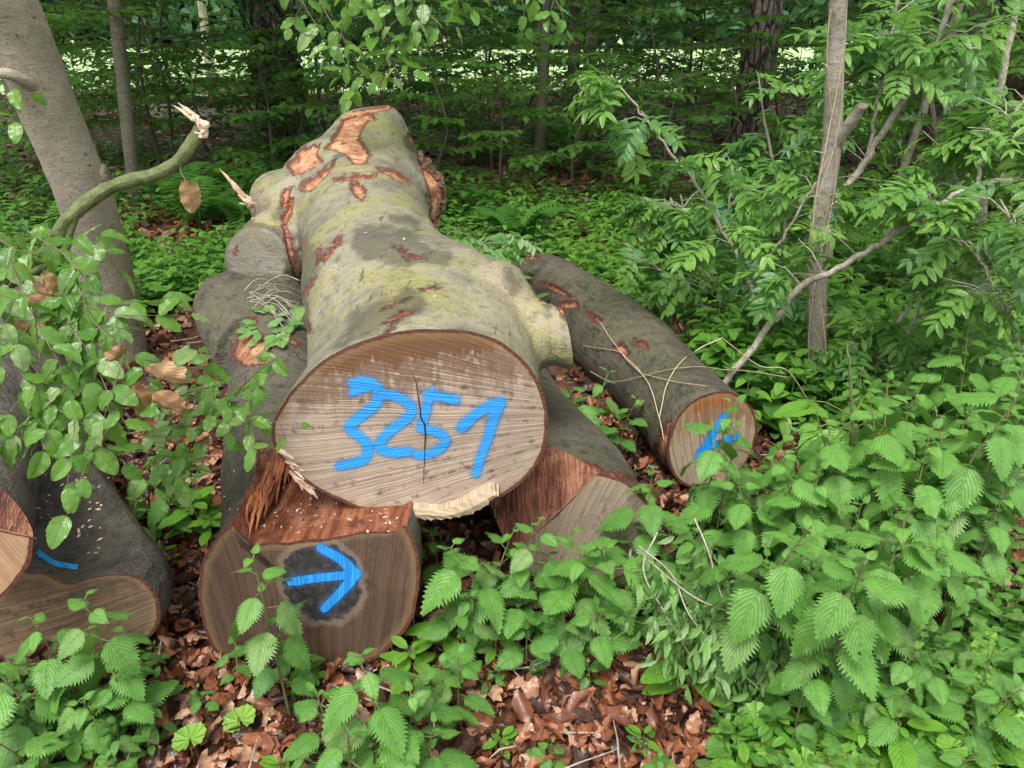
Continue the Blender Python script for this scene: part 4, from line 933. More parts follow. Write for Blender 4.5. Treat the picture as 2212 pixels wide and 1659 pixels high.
bl_ = [(960,1340,.13,0,'largest light green balsam with four broad leaves, below the arrow log'), (885,1405,.11,0,'light green balsam left of the largest one'), (1070,1375,.09,1,'small balsam right of the largest one'),
 (415,1085,.16,0,'balsam with pointed leaves left of the arrow log'), (400,1040,.2,2,'balsam behind the pointed one, left of the arrow log'), (450,1120,.12,1,'small balsam against the left bark of the arrow log'),
 (1490,1415,.14,0,'light green balsam below the wilted branch'), (1945,1560,.16,0,'tall bright balsam with upright leaf at lower right'), (1390,1590,.05,1,'tiny balsam in brown leaves at the lower middle'),
 (1610,1660,.1,1,'balsam at bottom edge, lower right'), (1780,1155,.12,1,'yellow green balsam inside the nettle bed'), (610,1650,.06,1,'yellow green seedling at bottom edge, left of middle'),
 (1080,1600,.05,1,'seedling in the bare brown leaves'), (660,1440,.07,1,'balsam under the arrow log edge'), (1550,1330,.16,2,'balsam behind the wilted branch'), (350,1185,.08,1,'seedling between the left logs')]
for x, y, h, k, lb in bl_:
    p = G(x, y, h); zb = float(gz(p[0], p[1])); plant('balsam', BAL[k], (p[0], p[1], zb), rng.random()*6.28, max(.6, (h-zb)/(.14, .10, .18)[k]), lb, 'balsam', 'light green balsams')
MU = [mustard_mesh(1, 1, .085), mustard_mesh(2, 6, .08), mustard_mesh(3, 8, .085), mustard_mesh(4, 5, .1)]
mu = [(523,1560,0,'single round leaf on brown leaves, lower left'), (410,1605,0,'round pale leaf left of the single round one'), (1750,1470,3,'round leaved plant with scalloped leaves under the nettles'), (1700,1420,2,'round leaved plant below the nettle bed'),
 (1930,1500,1,'large pale round leaved plant at lower right'), (2050,1480,2,'pale round leaved plant near the right edge'), (2130,1540,1,'yellow green round leaved plant, right edge'), (2190,1590,3,'cut off round leaved plant in the lower right corner'),
 (2000,1590,2,'round leaved plant behind the bright balsam'), (2110,1640,1,'round leaved plant on the bottom edge at right'), (1830,1620,2,'round leaved plant left of the bright balsam'), (1860,1410,1,'round leaf clump under the nettles'), (2180,1440,2,'small round leaved plant at the right edge'), (1700,1600,1,'round leaved plant lowest in the middle right')]
mu += [(1880,1560,2,'yellow green round leaved plant left in the lower right patch'), (2040,1560,3,'round leaved plant in the middle of the lower right patch'), (2170,1510,2,'round leaved plant by the right frame edge'), (2120,1590,3,'broad round leaved plant near the corner')]
for x, y, k, lb in mu: p = G(x, y, .06); plant('garlic_mustard', MU[k], (p[0], p[1], float(gz(p[0], p[1]))), rng.random()*6.28, 1., lb, 'garlic mustard', 'round leaved garlic mustard')
FE = [fern_mesh(1, 7, .55), fern_mesh(2, 6, .5)]
fe = [(490,420,'fern with raised fronds left of the big log, in front of dead wood'), (600,400,'fern just behind the torn snag'), (430,470,'fern left of the others in light herbs'), (540,480,'fern nearest the grey limb'), (380,440,'fern beside the leaning trunk'),
      (1110,500,'fern in the herbs right of the big log'), (1190,330,'dark fern beneath the slim trunks'), (1320,250,'far fern by the brown floor'), (700,270,'dark fern behind the far end of the big log'), (1060,310,'dark fern behind the burl')]
for i, (x, y, lb) in enumerate(fe): p = G(x, y, .12); plant('fern', FE[i % 2], (p[0], p[1], float(gz(p[0], p[1]))), rng.random()*6.28, .9+.25*rng.random(), lb, 'fern', 'ferns')

# ------------------------------------------------------------------ undergrowth mass
def herb_tmpl(seed, lt, n=7, h=.2, L=.075):
    r_ = np.random.default_rng(seed); A = Acc(); pos = []; d = []; sc = []
    for k in range(n):
        a = k*2.4+r_.normal(0, .3); z = h*(.35+.65*k/(n-1)); out = np.array([math.cos(a), math.sin(a), 0]); rr = .05*(1-.6*k/n)
        pos.append(out*rr+np.array([0, 0, z])); d.append(out+np.array([0, 0, .15+r_.normal(0, .25)])); sc.append(L*(1.1-.5*k/n))
    A.add(lt, frames(pos, d, (0, 0, 1), np.array(sc)), 0); A.add(tube([(0, 0, 0), (0, 0, h)], [.003, .002], 3), I4); return A.tmpl()
HT = [herb_tmpl(1, HLl[0], 7, .2, .08), herb_tmpl(2, HLl[1], 9, .28, .075), herb_tmpl(3, HLl[0], 5, .12, .07), herb_tmpl(4, BEl[0], 8, .24, .09)]
def mass(name, label, n, region, mat, smin, smax, ts, patch=0., seed=0):
    r_ = np.random.default_rng(seed); A = Acc(); got = [[] for _ in ts]; c_ = 0; tr = 0
    while c_ < n and tr < n*40:
        tr += 1; x, y = region(r_); 
        if patch:
            v = noise.noise(Vector((x*1.1, y*.9, seed)))+.35*noise.noise(Vector((x*3, y*3, 7+seed)))
            if v < patch: continue
        if not clear(x, y, .05): continue
        s = smin+(smax-smin)*r_.random(); a = r_.random()*6.28; cs, sn_ = math.cos(a)*s, math.sin(a)*s
        M_ = np.array([[cs, -sn_, 0, x], [sn_, cs, 0, y], [0, 0, s, float(gz(x, y))-.01], [0, 0, 0, 1]]); got[r_.integers(0, len(ts))].append(M_); c_ += 1
    for T, g in zip(ts, got):
        if g: A.add(T, np.array(g), np.clip(r_.normal(.5, .25, len(g)), 0, 1))
    return tag(A.obj(name, M[mat]), label, 'undergrowth', kind='stuff')
def reg(x0, x1, y0, y1):   # print-pixel region on the floor
    def f(r_):
        p = G(x0+(x1-x0)*r_.random(), y0+(y1-y0)*r_.random()); return p[0], p[1]
    return f
def reg2(x0, x1, y0, y1):
    def f(r_): return x0+(x1-x0)*r_.random(), y0+(y1-y0)*r_.random()
    return f
mass('undergrowth', 'light green low herbs spreading left of the big log', 750, reg(250, 720, 400, 860), 'herb', .7, 1.2, HT, -.12, 1)
mass('undergrowth', 'dense low herbs right of the big log', 1500, reg(930, 1800, 420, 870), 'herb', .7, 1.25, HT, -.35, 2)
mass('undergrowth', 'low herbs under the saplings at the right', 1300, reg(1500, 2400, 420, 950), 'herb', .8, 1.5, HT, -.4, 3)
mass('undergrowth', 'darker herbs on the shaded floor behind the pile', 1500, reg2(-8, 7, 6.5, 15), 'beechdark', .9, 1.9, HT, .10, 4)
mass('undergrowth', 'small herbs between the nettles at the lower right', 520, reg(1550, 2300, 1000, 1680), 'herb', .35, .65, HT, -.15, 5)
mass('undergrowth', 'small herbs in the dark gap under the beech leaves', 480, reg(200, 500, 700, 1190), 'herb', .6, 1.15, HT, -.6, 6)
mass('undergrowth', 'herbs behind the leaning trunk at the left edge', 420, reg(-150, 300, 420, 760), 'herb', .8, 1.3, HT, -.3, 7)
mass('undergrowth', 'low weeds at the lower left corner', 60, reg(-50, 360, 1480, 1680), 'nettle', .4, .7, HT, -.2, 8)

mass('undergrowth', 'tall weeds along the edge between the wood and the bright field', 700, reg2(-17, 17, 17., 21.4), 'beechdark', 2.2, 4.6, HT, -.6, 9)
# ------------------------------------------------------------------ trees
def tree_trunk(pts, rad, mat, parent, sides=18, name='trunk', rough=.04, seed=1):
    off = np.array(parent.location); P = spline(pts, 8); rr = np.interp(np.linspace(0, 1, len(P)), np.linspace(0, 1, len(rad)), rad)
    o = Acc().add(tube(P-off, rr, sides, rough, seed), I4).obj(name, mat, parent); return o, P, rr
def sprays(A, Tw, base, d, L, r_, lt, ls, side=7, step=.05, droop=.12, flat=1., leafp=1., w0=.006):
    """a beech-like branch: main axis with alternate side twigs in a flat plane, leaves alternate along them"""
    d = nrm(np.array(d, float)); hor = nrm(np.cross(d, [0, 0, 1.]))
    n = 6; ax = [np.array(base)+d*L*t+np.array([0, 0, -droop*L*t*t])+r_.normal(0, .012*L, 3)*t for t in np.linspace(0, 1, n)]
    Tw.add(tube(ax, taper(n, w0, w0*.25), 4), I4); pos = []; dd = []; 
    for k in range(side):
        t = .18+.8*k/side; p = ax[0]*(1-t)+ax[-1]*t+np.array([0, 0, droop*L*(t-t*t)]); s = 1 if k % 2 else -1
        sd = nrm(d*.75+hor*s*(.8+.3*r_.random())+np.array([0, 0, r_.normal(-.05, .12)])); l2 = L*.5*(1-.62*t)*(.7+.5*r_.random())
        q = p+sd*l2+np.array([0, 0, -droop*l2*.8]); Tw.add(tube([p, (p+q)/2+np.array([0, 0, .02*L]), q], [w0*.4, w0*.3, w0*.15], 3), I4)
        m_ = max(2, int(l2/step))
        for j in range(m_+1):
            u = (j+.6)/(m_+.6); s2 = 1 if j % 2 else -1; pp = p*(1-u)+q*u; out = sd*.7+nrm(np.cross(sd, [0, 0, 1.]))*s2*(0.8 if j < m_ else 0)
            pos.append(pp); dd.append(out+np.array([0, 0, r_.normal(-.15, .22)]))
    m_ = int(L/step*.6)
    for j in range(m_):
        u = (j+.5)/m_; s2 = 1 if j % 2 else -1; pos.append(ax[0]*(1-u)+ax[-1]*u+np.array([0, 0, droop*L*(u-u*u)])); dd.append(d*.7+hor*s2*.8+np.array([0, 0, r_.normal(-.15, .2)]))
    pos = np.array(pos); dd = np.array(dd); keep = r_.random(len(pos)) < leafp; pos = pos[keep]; dd = dd[keep]
    up = np.array([0, 0, 1.])+r_.normal(0, .25/flat, (len(pos), 3)); k = r_.integers(0, len(lt), len(pos))
    s = ls*(.75+.5*r_.random(len(pos))); rn = np.clip(r_.normal(.5, .28, len(pos)), 0, 1)
    for i, T in enumerate(lt): m2 = k == i; A.add(T, frames(pos[m2], dd[m2], up[m2], s[m2]), rn[m2])
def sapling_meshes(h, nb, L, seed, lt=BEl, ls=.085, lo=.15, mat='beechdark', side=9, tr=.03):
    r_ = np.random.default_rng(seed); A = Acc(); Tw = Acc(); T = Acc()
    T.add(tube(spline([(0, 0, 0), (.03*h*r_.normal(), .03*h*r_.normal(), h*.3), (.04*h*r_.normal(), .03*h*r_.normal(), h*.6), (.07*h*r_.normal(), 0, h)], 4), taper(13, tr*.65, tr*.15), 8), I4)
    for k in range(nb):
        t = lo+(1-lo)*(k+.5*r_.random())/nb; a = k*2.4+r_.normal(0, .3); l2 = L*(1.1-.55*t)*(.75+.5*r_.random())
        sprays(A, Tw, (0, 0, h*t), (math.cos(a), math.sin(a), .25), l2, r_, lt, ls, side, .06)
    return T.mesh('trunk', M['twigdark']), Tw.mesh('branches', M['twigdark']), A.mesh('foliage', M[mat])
SAP = [sapling_meshes(3.2, 20, 1.5, 1), sapling_meshes(2.4, 16, 1.3, 2), sapling_meshes(4., 24, 1.7, 3), sapling_meshes(1.4, 10, .8, 4, ls=.08)]
def put_sapling(k, x, y, s, label, group='beech saplings behind the pile', nm='beech_sapling'):
    return plant(nm, SAP[k], (x, y, float(gz(x, y))), rng.random()*6.28, s, label, 'sapling', group)
def gx(xp, Y, z=1.2):   # world x of a print column at depth Y
    return W(xp, 100, Y)[0]
sap = [(330,9.5,0,'dense dark beech sapling behind the thin left trunk'), (420,11,2,'tall dark beech sapling left of the ivy trunk'), (560,9.2,3,'knee high sapling at the foot of the ivy trunk'), (240,12,2,'beech sapling farthest left behind the pale trunk'),
       (690,11,0,'beech sapling right of the ivy trunk'), (800,8.6,1,'beech sapling behind the far end of the big log'), (950,10.5,0,'beech sapling behind the burl'), (1060,9.2,1,'low beech sapling left of the slim trunks'),
       (1120,12,2,'beech sapling against the bright field left of the slim trunks'), (1300,11.5,0,'beech sapling against the bright field right of the slim trunks'), (1420,9,0,'beech sapling in front of the bright field, centre right'), (1500,10.5,2,'dense beech sapling left of the rough trunk'),
       (1590,8.2,3,'knee high sapling at the foot of the rough trunk'), (1740,8.8,3,'sapling covering the lower rough trunk at its right'), (1720,12,2,'tall sapling behind the vined young tree'), (1900,8.2,1,'sapling in the upper right thicket'),
       (2050,10,2,'tall sapling in the upper right corner'), (2150,7.2,1,'sapling at the right edge'), (1250,8,3,'knee high sapling on the brown floor'), (940,7.4,3,'knee high sapling right of the burl'), (1460,7,3,'knee high sapling behind the herbs'),
       (120,10,0,'beech sapling seen left of the leaning trunk'), (30,7.5,1,'sapling at the left frame edge behind the leaning trunk'), (620,8.5,3,'small sapling left of the far end of the big log'), (1080,7.5,3,'small sapling in front of the left slim trunk')]
sap += [(380,14,0,'tall far sapling between the thin left trunk and the ivy trunk'), (480,15.5,2,'far sapling just left of the ivy trunk'), (760,14,2,'far sapling right of the ivy trunk'), (860,16,0,'far sapling before the field, left of centre'), (980,14.5,2,'tall far sapling before the field at the centre'),
        (1090,16,0,'far sapling just left of the slim trunks'), (1350,15,2,'tall far sapling right of the slim trunks'), (1470,14,0,'far sapling left of the rough trunk'), (1580,16,2,'far sapling hiding the field beside the rough trunk'), (280,15,2,'far sapling before the field at the left'), (150,14,0,'far sapling glimpsed behind the leaning trunk'),
        (1820,13,2,'far sapling behind the vined tree'), (1980,12,0,'far dark sapling in the upper right'), (2140,13,2,'far sapling at the upper right corner'), (560,8.2,3,'low sapling over the ferns behind the snag'), (700,9.2,3,'low bushy sapling right behind the top of the big log'), (880,8.4,1,'bushy sapling behind the burl'), (1000,11.5,2,'layered sapling between the burl and the slim trunks'),
        (1380,10.,1,'layered sapling right of the slim trunks'), (1500,9.8,0,'layered sapling below the rough trunk, left'), (420,8.8,3,'small layered sapling behind the mossy limb'), (300,9,0,'layered sapling beside the thin left trunk')]
for x, Y, k, lb in sap:
    x0, y0 = gx(x, Y), Y; put_sapling(k, x0, y0, (.85+.3*rng.random())*(.5 if Y > 13.4 else 1), lb)
# bark materials for standing trees
TB = barkmat('smooth_trunk_bark', (.22, .195, .14), (.31, .28, .21), (.20, .20, .11), rough=.8, bumpd=.004, alg=.4, mottle=.3)
TD = barkmat('slim_trunk_bark', (.10, .085, .06), (.17, .15, .11), (.09, .11, .05), rough=.8, bumpd=.006, alg=.5)
TR = barkmat('rough_trunk_bark', (.24, .18, .15), (.36, .27, .23), (.16, .14, .11), rough=.85, bumpd=.03, furrow=1., alg=.3)
TC = barkmat('cherry_trunk_bark', (.22, .19, .15), (.33, .30, .25), (.20, .19, .10), rough=.6, bumpd=.004, alg=.5, mottle=.5)
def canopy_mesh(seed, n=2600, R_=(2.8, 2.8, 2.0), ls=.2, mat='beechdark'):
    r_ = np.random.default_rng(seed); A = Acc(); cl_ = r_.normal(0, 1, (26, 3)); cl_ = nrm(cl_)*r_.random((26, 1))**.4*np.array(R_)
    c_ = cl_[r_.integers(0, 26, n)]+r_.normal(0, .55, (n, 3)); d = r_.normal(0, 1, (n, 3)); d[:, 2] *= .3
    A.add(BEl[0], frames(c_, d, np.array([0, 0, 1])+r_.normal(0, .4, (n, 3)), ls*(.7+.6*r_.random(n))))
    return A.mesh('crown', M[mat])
CAN = [canopy_mesh(1), canopy_mesh(2), canopy_mesh(3)]
def add_crown(root, p, k, s=1.):
    o = link('crown', CAN[k % 3], root); o.location = Vector(p)-root.location; o.scale = (s, s, s); o.rotation_euler = (0, 0, k*1.3)
def std_tree(name, label, base, top, r0, r1, mat, crown=True, k=0, mid=None, crown_z=7., s=1., sides=18, cat='tree', group=None, rough=.05):
    rt = thing(name, base, label, cat, group); pts = [base, mid, top] if mid is not None else [base, top]
    d = Vector(top)-Vector(base); ext = Vector(top)+d.normalized()*(crown_z)*.8
    o, P, rr = tree_trunk([*pts, ext], [r0, (r0+r1)/2 if mid is not None else r1, r1, r1*.6], mat, rt, sides, rough=rough)
    if crown: add_crown(rt, ext+Vector((0, 0, 1.)), k, s)
    return rt, P, rr
# leaning beech at left
base = G(262, 770); base = Vector((base[0], base[1], -.05))
ltp = [base, W(232, 600, 3.72), W(180, 420, 3.60), W(112, 250, 3.5), W(45, 90, 3.42), W(-8, -40, 3.36), W(-120, -330, 3.3)]
rt = thing('leaning_beech', base, 'thick smooth grey beech trunk leaning left, beside the pile', 'tree')
lo_, P_, r__ = tree_trunk(ltp, [.135, .120, .118, .118, .118, .118, .11], TB, rt, 36, rough=.02)
wv = np.array([v_.co for v_ in lo_.data.vertices])
for v_ in lo_.data.vertices: v_.co += v_.normal*(.012*noise.noise(v_.co*3)+.004*noise.noise(v_.co*11))
upv = W(-120, -330, 3.3); ext = upv+Vector((-.6, -.1, 3.5)); tree_trunk([upv, ext], [.11, .08], TB, rt, 16, name='upper_trunk'); add_crown(rt, ext+Vector((-.6, 1.6, 1.2)), 0, .8)
# knot and a broken side stub at left
bpy.context.evaluated_depsgraph_get().update()
kq, kn = on_surface(lo_, 226, 376, 0.)
if kq is not None:
    kp = np.array(kq-base); kn = np.array(kn); Acc().add(tube([kp-kn*.02, kp+kn*.004, kp+kn*.009, kp+kn*.006, kp+kn*.001, kp+kn*.004, kp+kn*.002], [.05, .044, .036, .030, .022, .013, .002], 18, .12), I4).obj('knot', TB, rt)
o = Acc().add(tube(spline([np.array(W(110, 200, 3.5)-base), np.array(W(60, 178, 3.35)-base), np.array(W(20, 160, 3.3)-base), np.array(W(-20, 160, 3.3)-base)], 4), np.interp(np.linspace(0, 1, 13), [0, .3, 1], [.07, .026, .018]), 10, .1), I4).obj('broken_limb', TB, rt)
def vt(xp, Y, rpx, name, label, mat, k, lean=0., crown=True, cz=6., sides=14, z1=3.5, group=None):
    x0 = gx(xp, Y); b_ = (x0, Y, float(gz(x0, Y))-.05); return std_tree(name, label, Vector(b_), Vector((x0+lean, Y, z1)), rpx*K*Y/FPX, rpx*K*Y/FPX*.85, mat, crown, k, crown_z=cz, s=1.1, sides=sides, group=group)
vt(222, 7.2, 14, 'slim_tree', 'thin grey brown trunk just right of the leaning beech', TD, 1, .34, cz=4)
iv, P_, rr_ = vt(598, 10.5, 36, 'ivy_tree', 'thick dark trunk wrapped in ivy behind the pile', TR, 2, -.1, cz=6, sides=24)
pn_, _, _ = vt(1634, 9.5, 37, 'rough_barked_tree', 'thick trunk with furrowed brown bark, upper right of centre', TR, 0, .1, cz=6, sides=24)
vt(1168, 9.5, 13, 'slim_tree', 'left of the two slim dark trunks before the bright field', TD, 1, .1, cz=5)
vt(1240, 11.5, 13, 'slim_tree', 'right of the two slim dark trunks, farther away', TD, 2, .0, cz=5)
vt(445, 26, 9, 'slim_tree', 'very thin pale trunk far behind the left saplings', TB, 0, .1, cz=5)
vt(1985, 6.6, 9, 'slim_tree', 'thin trunk behind the right thicket', TD, 1, .5, cz=4)
vt(2080, 9.5, 22, 'slim_tree', 'dark trunk at the upper right behind leaves', TD, 2, .2, cz=5)
# ivy leaves on the ivy tree
A = Acc(); n = 1500; t = rng.random(n); a = rng.random(n)*6.28; c_ = np.array([np.interp(t*.55, np.linspace(0, 1, len(P_)), P_[:, k]) for k in range(3)]).T-np.array(iv.location)
rad = .27+.06*rng.random(n); out = np.stack([np.cos(a), np.sin(a), 0*a], 1); A.add(BEl[0], frames(c_+out*rad[:, None], np.stack([-np.sin(a)*rng.normal(0, 1, n), np.cos(a)*rng.normal(0, 1, n), -.8+0*a], 1), out+rng.normal(0, .25, (n, 3)), .10*(.7+.6*rng.random(n)))); A.obj('ivy', M['ivy'], iv)
# a few more trees whose crowns roof the wood, and the far tree line
for i, (x, y) in enumerate([(-6.5, 8), (-4, 15), (1.5, 16.5), (4.5, 9.5), (6.5, 14), (-8.5, 14), (8.5, 9), (-1.6, 9.6), (2.6, 7.6), (-3.4, 6.6)]):
    if i < 7: std_tree('woodland_tree', ('tall dark tree in the wood at far left', 'tall dark tree behind the left saplings', 'tall tree at the field edge', 'tall tree behind the right thicket', 'tall tree beyond the rough trunk', 'tall tree at the left field edge', 'tall tree at far right')[i], Vector((x, y, 0)), Vector((x+.2, y, 5.5)), .12, .1, TD, True, i, crown_z=2.5, s=1.25)
def far_mesh(seed):
    r_ = np.random.default_rng(seed); A = Acc(); n = 1700; cl_ = nrm(r_.normal(0, 1, (30, 3)))*r_.random((30, 1))**.3*np.array([3.6, 3.4, 4.4]); c_ = cl_[r_.integers(0, 30, n)]+r_.normal(0, .8, (n, 3))+np.array([0, 0, 4.3])
    A.add(BEl[0], frames(c_, r_.normal(0, 1, (n, 3)), r_.normal(0, .6, (n, 3))+np.array([0, 0, 1]), .75*(.7+.6*r_.random(n)))); T = Acc().add(tube([(0, 0, -.2), (0, 0, 6)], [.3, .15], 6), I4)
    return A.mesh('crown', M['far']), T.mesh('trunk', M['twigdark'])
FT = [far_mesh(1), far_mesh(2)]
for i in range(38):
    x = -48+i*2.6+rng.normal(0, .8); plant('far_tree', FT[i % 2], (x, 58+rng.random()*9, 0), rng.random()*6, .9+.5*rng.random(), 'tree in the hazy green line beyond the field', 'tree', 'tree line across the field')
# dead wood lying in the back left
dw = thing('dead_log', G(320, 285), 'pale dead trunk lying across the floor at the back left', 'log'); tree_trunk([G(290, 262)+Vector((0, 0, .2)), G(450, 282)+Vector((0, 0, .2)), G(560, 288)+Vector((0, 0, .18)), G(760, 300)+Vector((0, 0, .15))], [.16, .17, .16, .13], TB, dw, 14, rough=.12)

# ------------------------------------------------------------------ broken limb and beech leaves at the left
bb = thing('broken_limb', W(40, 640, 1.75), 'mossy curved limb ending in a pale splintered break, left foreground', 'branch')
off = np.array(bb.location); bp = [(-60,640,1.7),(15,612,1.72),(75,580,1.75),(115,520,1.78),(165,455,1.82),(240,405,1.86),(320,380,1.9),(372,360,1.92),(402,325,1.94),(428,290,1.96),(436,268,1.96)]
P = spline([W(*p) for p in bp], 6); Acc().add(tube(P-off, np.interp(np.linspace(0, 1, len(P)), [0, .3, .7, 1], [.016, .0165, .0155, .0145]), 14, .14, 3), I4).obj('limb', M['mossy'], bb)
for v_ in bpy.data.objects[bb.name].children[0].data.vertices: v_.co += Vector((noise.noise(v_.co*22), noise.noise(v_.co*22+Vector((5, 0, 0))), noise.noise(v_.co*22+Vector((0, 7, 0)))))*.005
P = spline([W(*p) for p in [(165,455,1.82),(150,500,1.8),(140,540,1.78),(95,575,1.72),(40,600,1.68)]], 5); Acc().add(tube(P-off, taper(len(P), .012, .007), 8, .1, 3), I4).obj('side_limb', M['mossy'], bb)
shards('splintered_tip', [([W(436,292,1.96), W(441,272,1.955), W(432,258,1.95)], .034, .022), ([W(441,276,1.955), W(418,250,1.95), W(384,221,1.945)], .020, .012), ([W(438,268,1.95), W(412,250,1.95), W(373,227,1.95)], .018, .010), ([W(440,280,1.955), W(424,254,1.95), W(400,238,1.955)], .022, .012)], M['splint'], bb)
# hanging dry leaf
hl = thing('dry_leaf', W(400, 388, 1.92), 'single dry brown leaf hanging from the mossy limb', 'leaf'); Acc().add(leaf(.6, .55, .7, 16, 3, 1, .06, .7, .3, .08, 1., .7, 1, .03), frames((0, 0, 0), (.15, 0, -1), (0, -1, .2), .085)).obj('blade', M['dry'], hl)
Acc().add(tube([(0, 0, 0), (-.008, 0, .02), (0, 0, .055)], .0012, 4), I4).obj('stalk', M['twig'], hl)
def hanging(name, label, twigs, mat, lt, ls, step, seed, dry=(), side=True, group=None, tw=.002, keep=1.):
    r_ = np.random.default_rng(seed); root = thing(name, W(*twigs[0][0]), label, 'branch', group); off = np.array(root.location); A = Acc(); Tw = Acc()
    for pts in twigs:
        P = spline([W(*p) for p in pts], 8); Tw.add(tube(P-off, taper(len(P), tw, tw*.35), 5), I4)
        seg = np.linalg.norm(np.diff(P, axis=0), axis=1); L = np.r_[0, np.cumsum(seg)]; m_ = int(L[-1]/step)
        for j in range(m_):
            l_ = (j+.5)*step; p = np.array([np.interp(l_, L, P[:, k]) for k in range(3)]); q = np.array([np.interp(min(L[-1], l_+.02), L, P[:, k]) for k in range(3)]); d = nrm(q-p+1e-6)
            s = 1 if j % 2 else -1; sd = nrm(np.cross(d, [0, -.5, 1.]))*s
            jobs = [(p, d*.5+sd*.8)]
            if side and r_.random() < .55:
                tl = .07+.09*r_.random(); e = p+nrm(d*.6+sd)*tl+np.array([0, 0, -.025]); Tw.add(tube([p-off, e-off], [tw*.5, tw*.25], 4), I4); jobs += [(e, nrm(d*.5+sd)), (p*.45+e*.55, d), (p*.4+e*.6, sd*1.2-d*.3)]
            for pp, dd in jobs:
                if r_.random() > keep: continue
                dd = dd+np.array([r_.normal(0, .25), r_.normal(0, .25), -.28+r_.normal(0, .25)]); A.add(lt[r_.integers(0, len(lt))], frames(pp-off, dd, np.array([r_.normal(0, .35), -.35+r_.normal(0, .35), 1]), ls*(.7+.5*r_.random())), r_.random())
    Tw.obj('twigs', M['twigmid'], root); A.obj('leaves', M[mat], root)
    if dry:
        D = Acc()
        for x, y, Y, s in dry:
            D.add(leaf(.6, .55, .7, 16, 3, 1, .06, .9, .5, .10, 1.5, 1.2*math.sin(x), x, .03), frames(np.array(W(x, y, Y))-off, (r_.normal(0, .7), -.2, -1), (r_.normal(0, .4), -1, .3), s))
        D.obj('dry_leaves', M['dry'], root)
    return root
hanging('beech_branch', 'beech branch with drooping leaves over the leftmost log', [
 [(60,500,1.75),(150,560,1.65),(210,640,1.6),(265,700,1.55)], [(150,560,1.65),(200,690,1.55),(290,770,1.5),(330,850,1.48)], [(20,560,1.6),(80,700,1.5),(130,790,1.45),(160,900,1.42)],
 [(-20,620,1.6),(30,760,1.5),(60,880,1.42),(70,1000,1.38)], [(100,640,1.6),(190,760,1.5),(240,860,1.45),(280,930,1.42)], [(40,800,1.45),(120,880,1.42),(200,930,1.4),(250,990,1.38)],
 [(-30,500,1.8),(40,540,1.75),(110,560,1.7)], [(200,500,1.85),(240,560,1.8),(262,620,1.78)], [(-20,700,1.5),(20,760,1.47),(50,840,1.44)], [(150,760,1.5),(180,850,1.45),(190,960,1.42)]],
 'beech', BE, .056, .028, 5, dry=[(60,640,1.6,.07),(75,600,1.62,.07),(290,830,1.45,.075),(320,790,1.48,.085),(265,745,1.5,.06),(40,690,1.55,.06),(330,850,1.46,.07),(90,590,1.62,.05)], keep=.85)
hanging('beech_branch', 'glossy beech shoots between the leaning trunk and the arrow log', [
 [(340,960,1.9),(420,900,1.8),(500,870,1.72),(590,860,1.66)], [(360,1000,1.8),(430,960,1.72),(500,930,1.66),(560,900,1.62)], [(330,900,1.95),(400,850,1.85),(480,830,1.78),(540,800,1.72)],
 [(500,860,1.74),(560,800,1.7),(610,770,1.68)], [(350,1050,1.75),(400,1000,1.7),(470,985,1.66)], [(540,900,1.68),(600,915,1.64),(620,960,1.62)], [(320,860,2.0),(400,800,1.95),(470,790,1.9)], [(300,940,1.85),(380,950,1.75),(420,1010,1.7)]],
 'beech', BE, .045, .036, 6, keep=.72)
hanging('beech_branch', 'small sprig of beech leaves in front of the leaning trunk', [[(-40,140,2.2),(40,200,2.2),(110,195,2.2)], [(-40,230,2.2),(20,260,2.2),(60,270,2.2)]], 'beech', BE, .06, .06, 7, side=False)
hanging('overhanging_branch', 'leafy twigs hanging down above the far end of the big log', [
 [(640,-120,4.2),(700,20,4.1),(760,120,4.),(800,210,3.95)], [(700,-120,4.2),(790,0,4.1),(850,100,4.),(850,200,3.9)], [(820,-120,4.2),(880,-20,4.1),(900,60,4.),(905,130,4.0)], [(560,-100,4.3),(640,-10,4.2),(700,80,4.1)], [(900,-140,4.3),(980,-40,4.2),(1010,40,4.2)],
 [(760,-60,4.),(740,60,4.),(720,140,3.95)], [(1050,-140,4.6),(1120,-20,4.5),(1140,90,4.5)], [(1100,-100,4.6),(1200,0,4.5),(1230,100,4.5)], [(850,-80,4.),(920,20,4.),(960,90,4.)]], 'beech', BE, .085, .06, 8, keep=.85, tw=.005)

# ------------------------------------------------------------------ vined young tree and rowan shrubs at the right
cb = Vector((W(1765, 890, 3.2)[0], 3.2, -.03))
ct = thing('young_tree', cb, 'young grey trunk with dry vine tendrils, standing in the right thicket', 'tree')
tree_trunk([cb, W(1765, 700, 3.18), W(1768, 520, 3.16), W(1795, 330, 3.14), W(1803, 160, 3.12), W(1812, -20, 3.1), W(1830, -400, 3.1)], [.042, .040, .040, .037, .034, .032, .026], TC, ct, 20, rough=.03)
Acc().add(tube(spline([W(1800, 320, 3.14)-cb, W(1822, 285, 3.1)-cb, W(1845, 255, 3.06)-cb, W(1862, 228, 3.03)-cb], 4), np.interp(np.linspace(0, 1, 13), [0, .9, 1], [.026, .018, .019]), 12, .12), I4).obj('stub', TC, ct)
Acc().add(tube([W(1862, 229, 3.029)-cb, W(1863, 226, 3.026)-cb], [.0185, .002], 12, .1), I4).obj('stub_end', M['twigmid'], ct)
A = Acc()
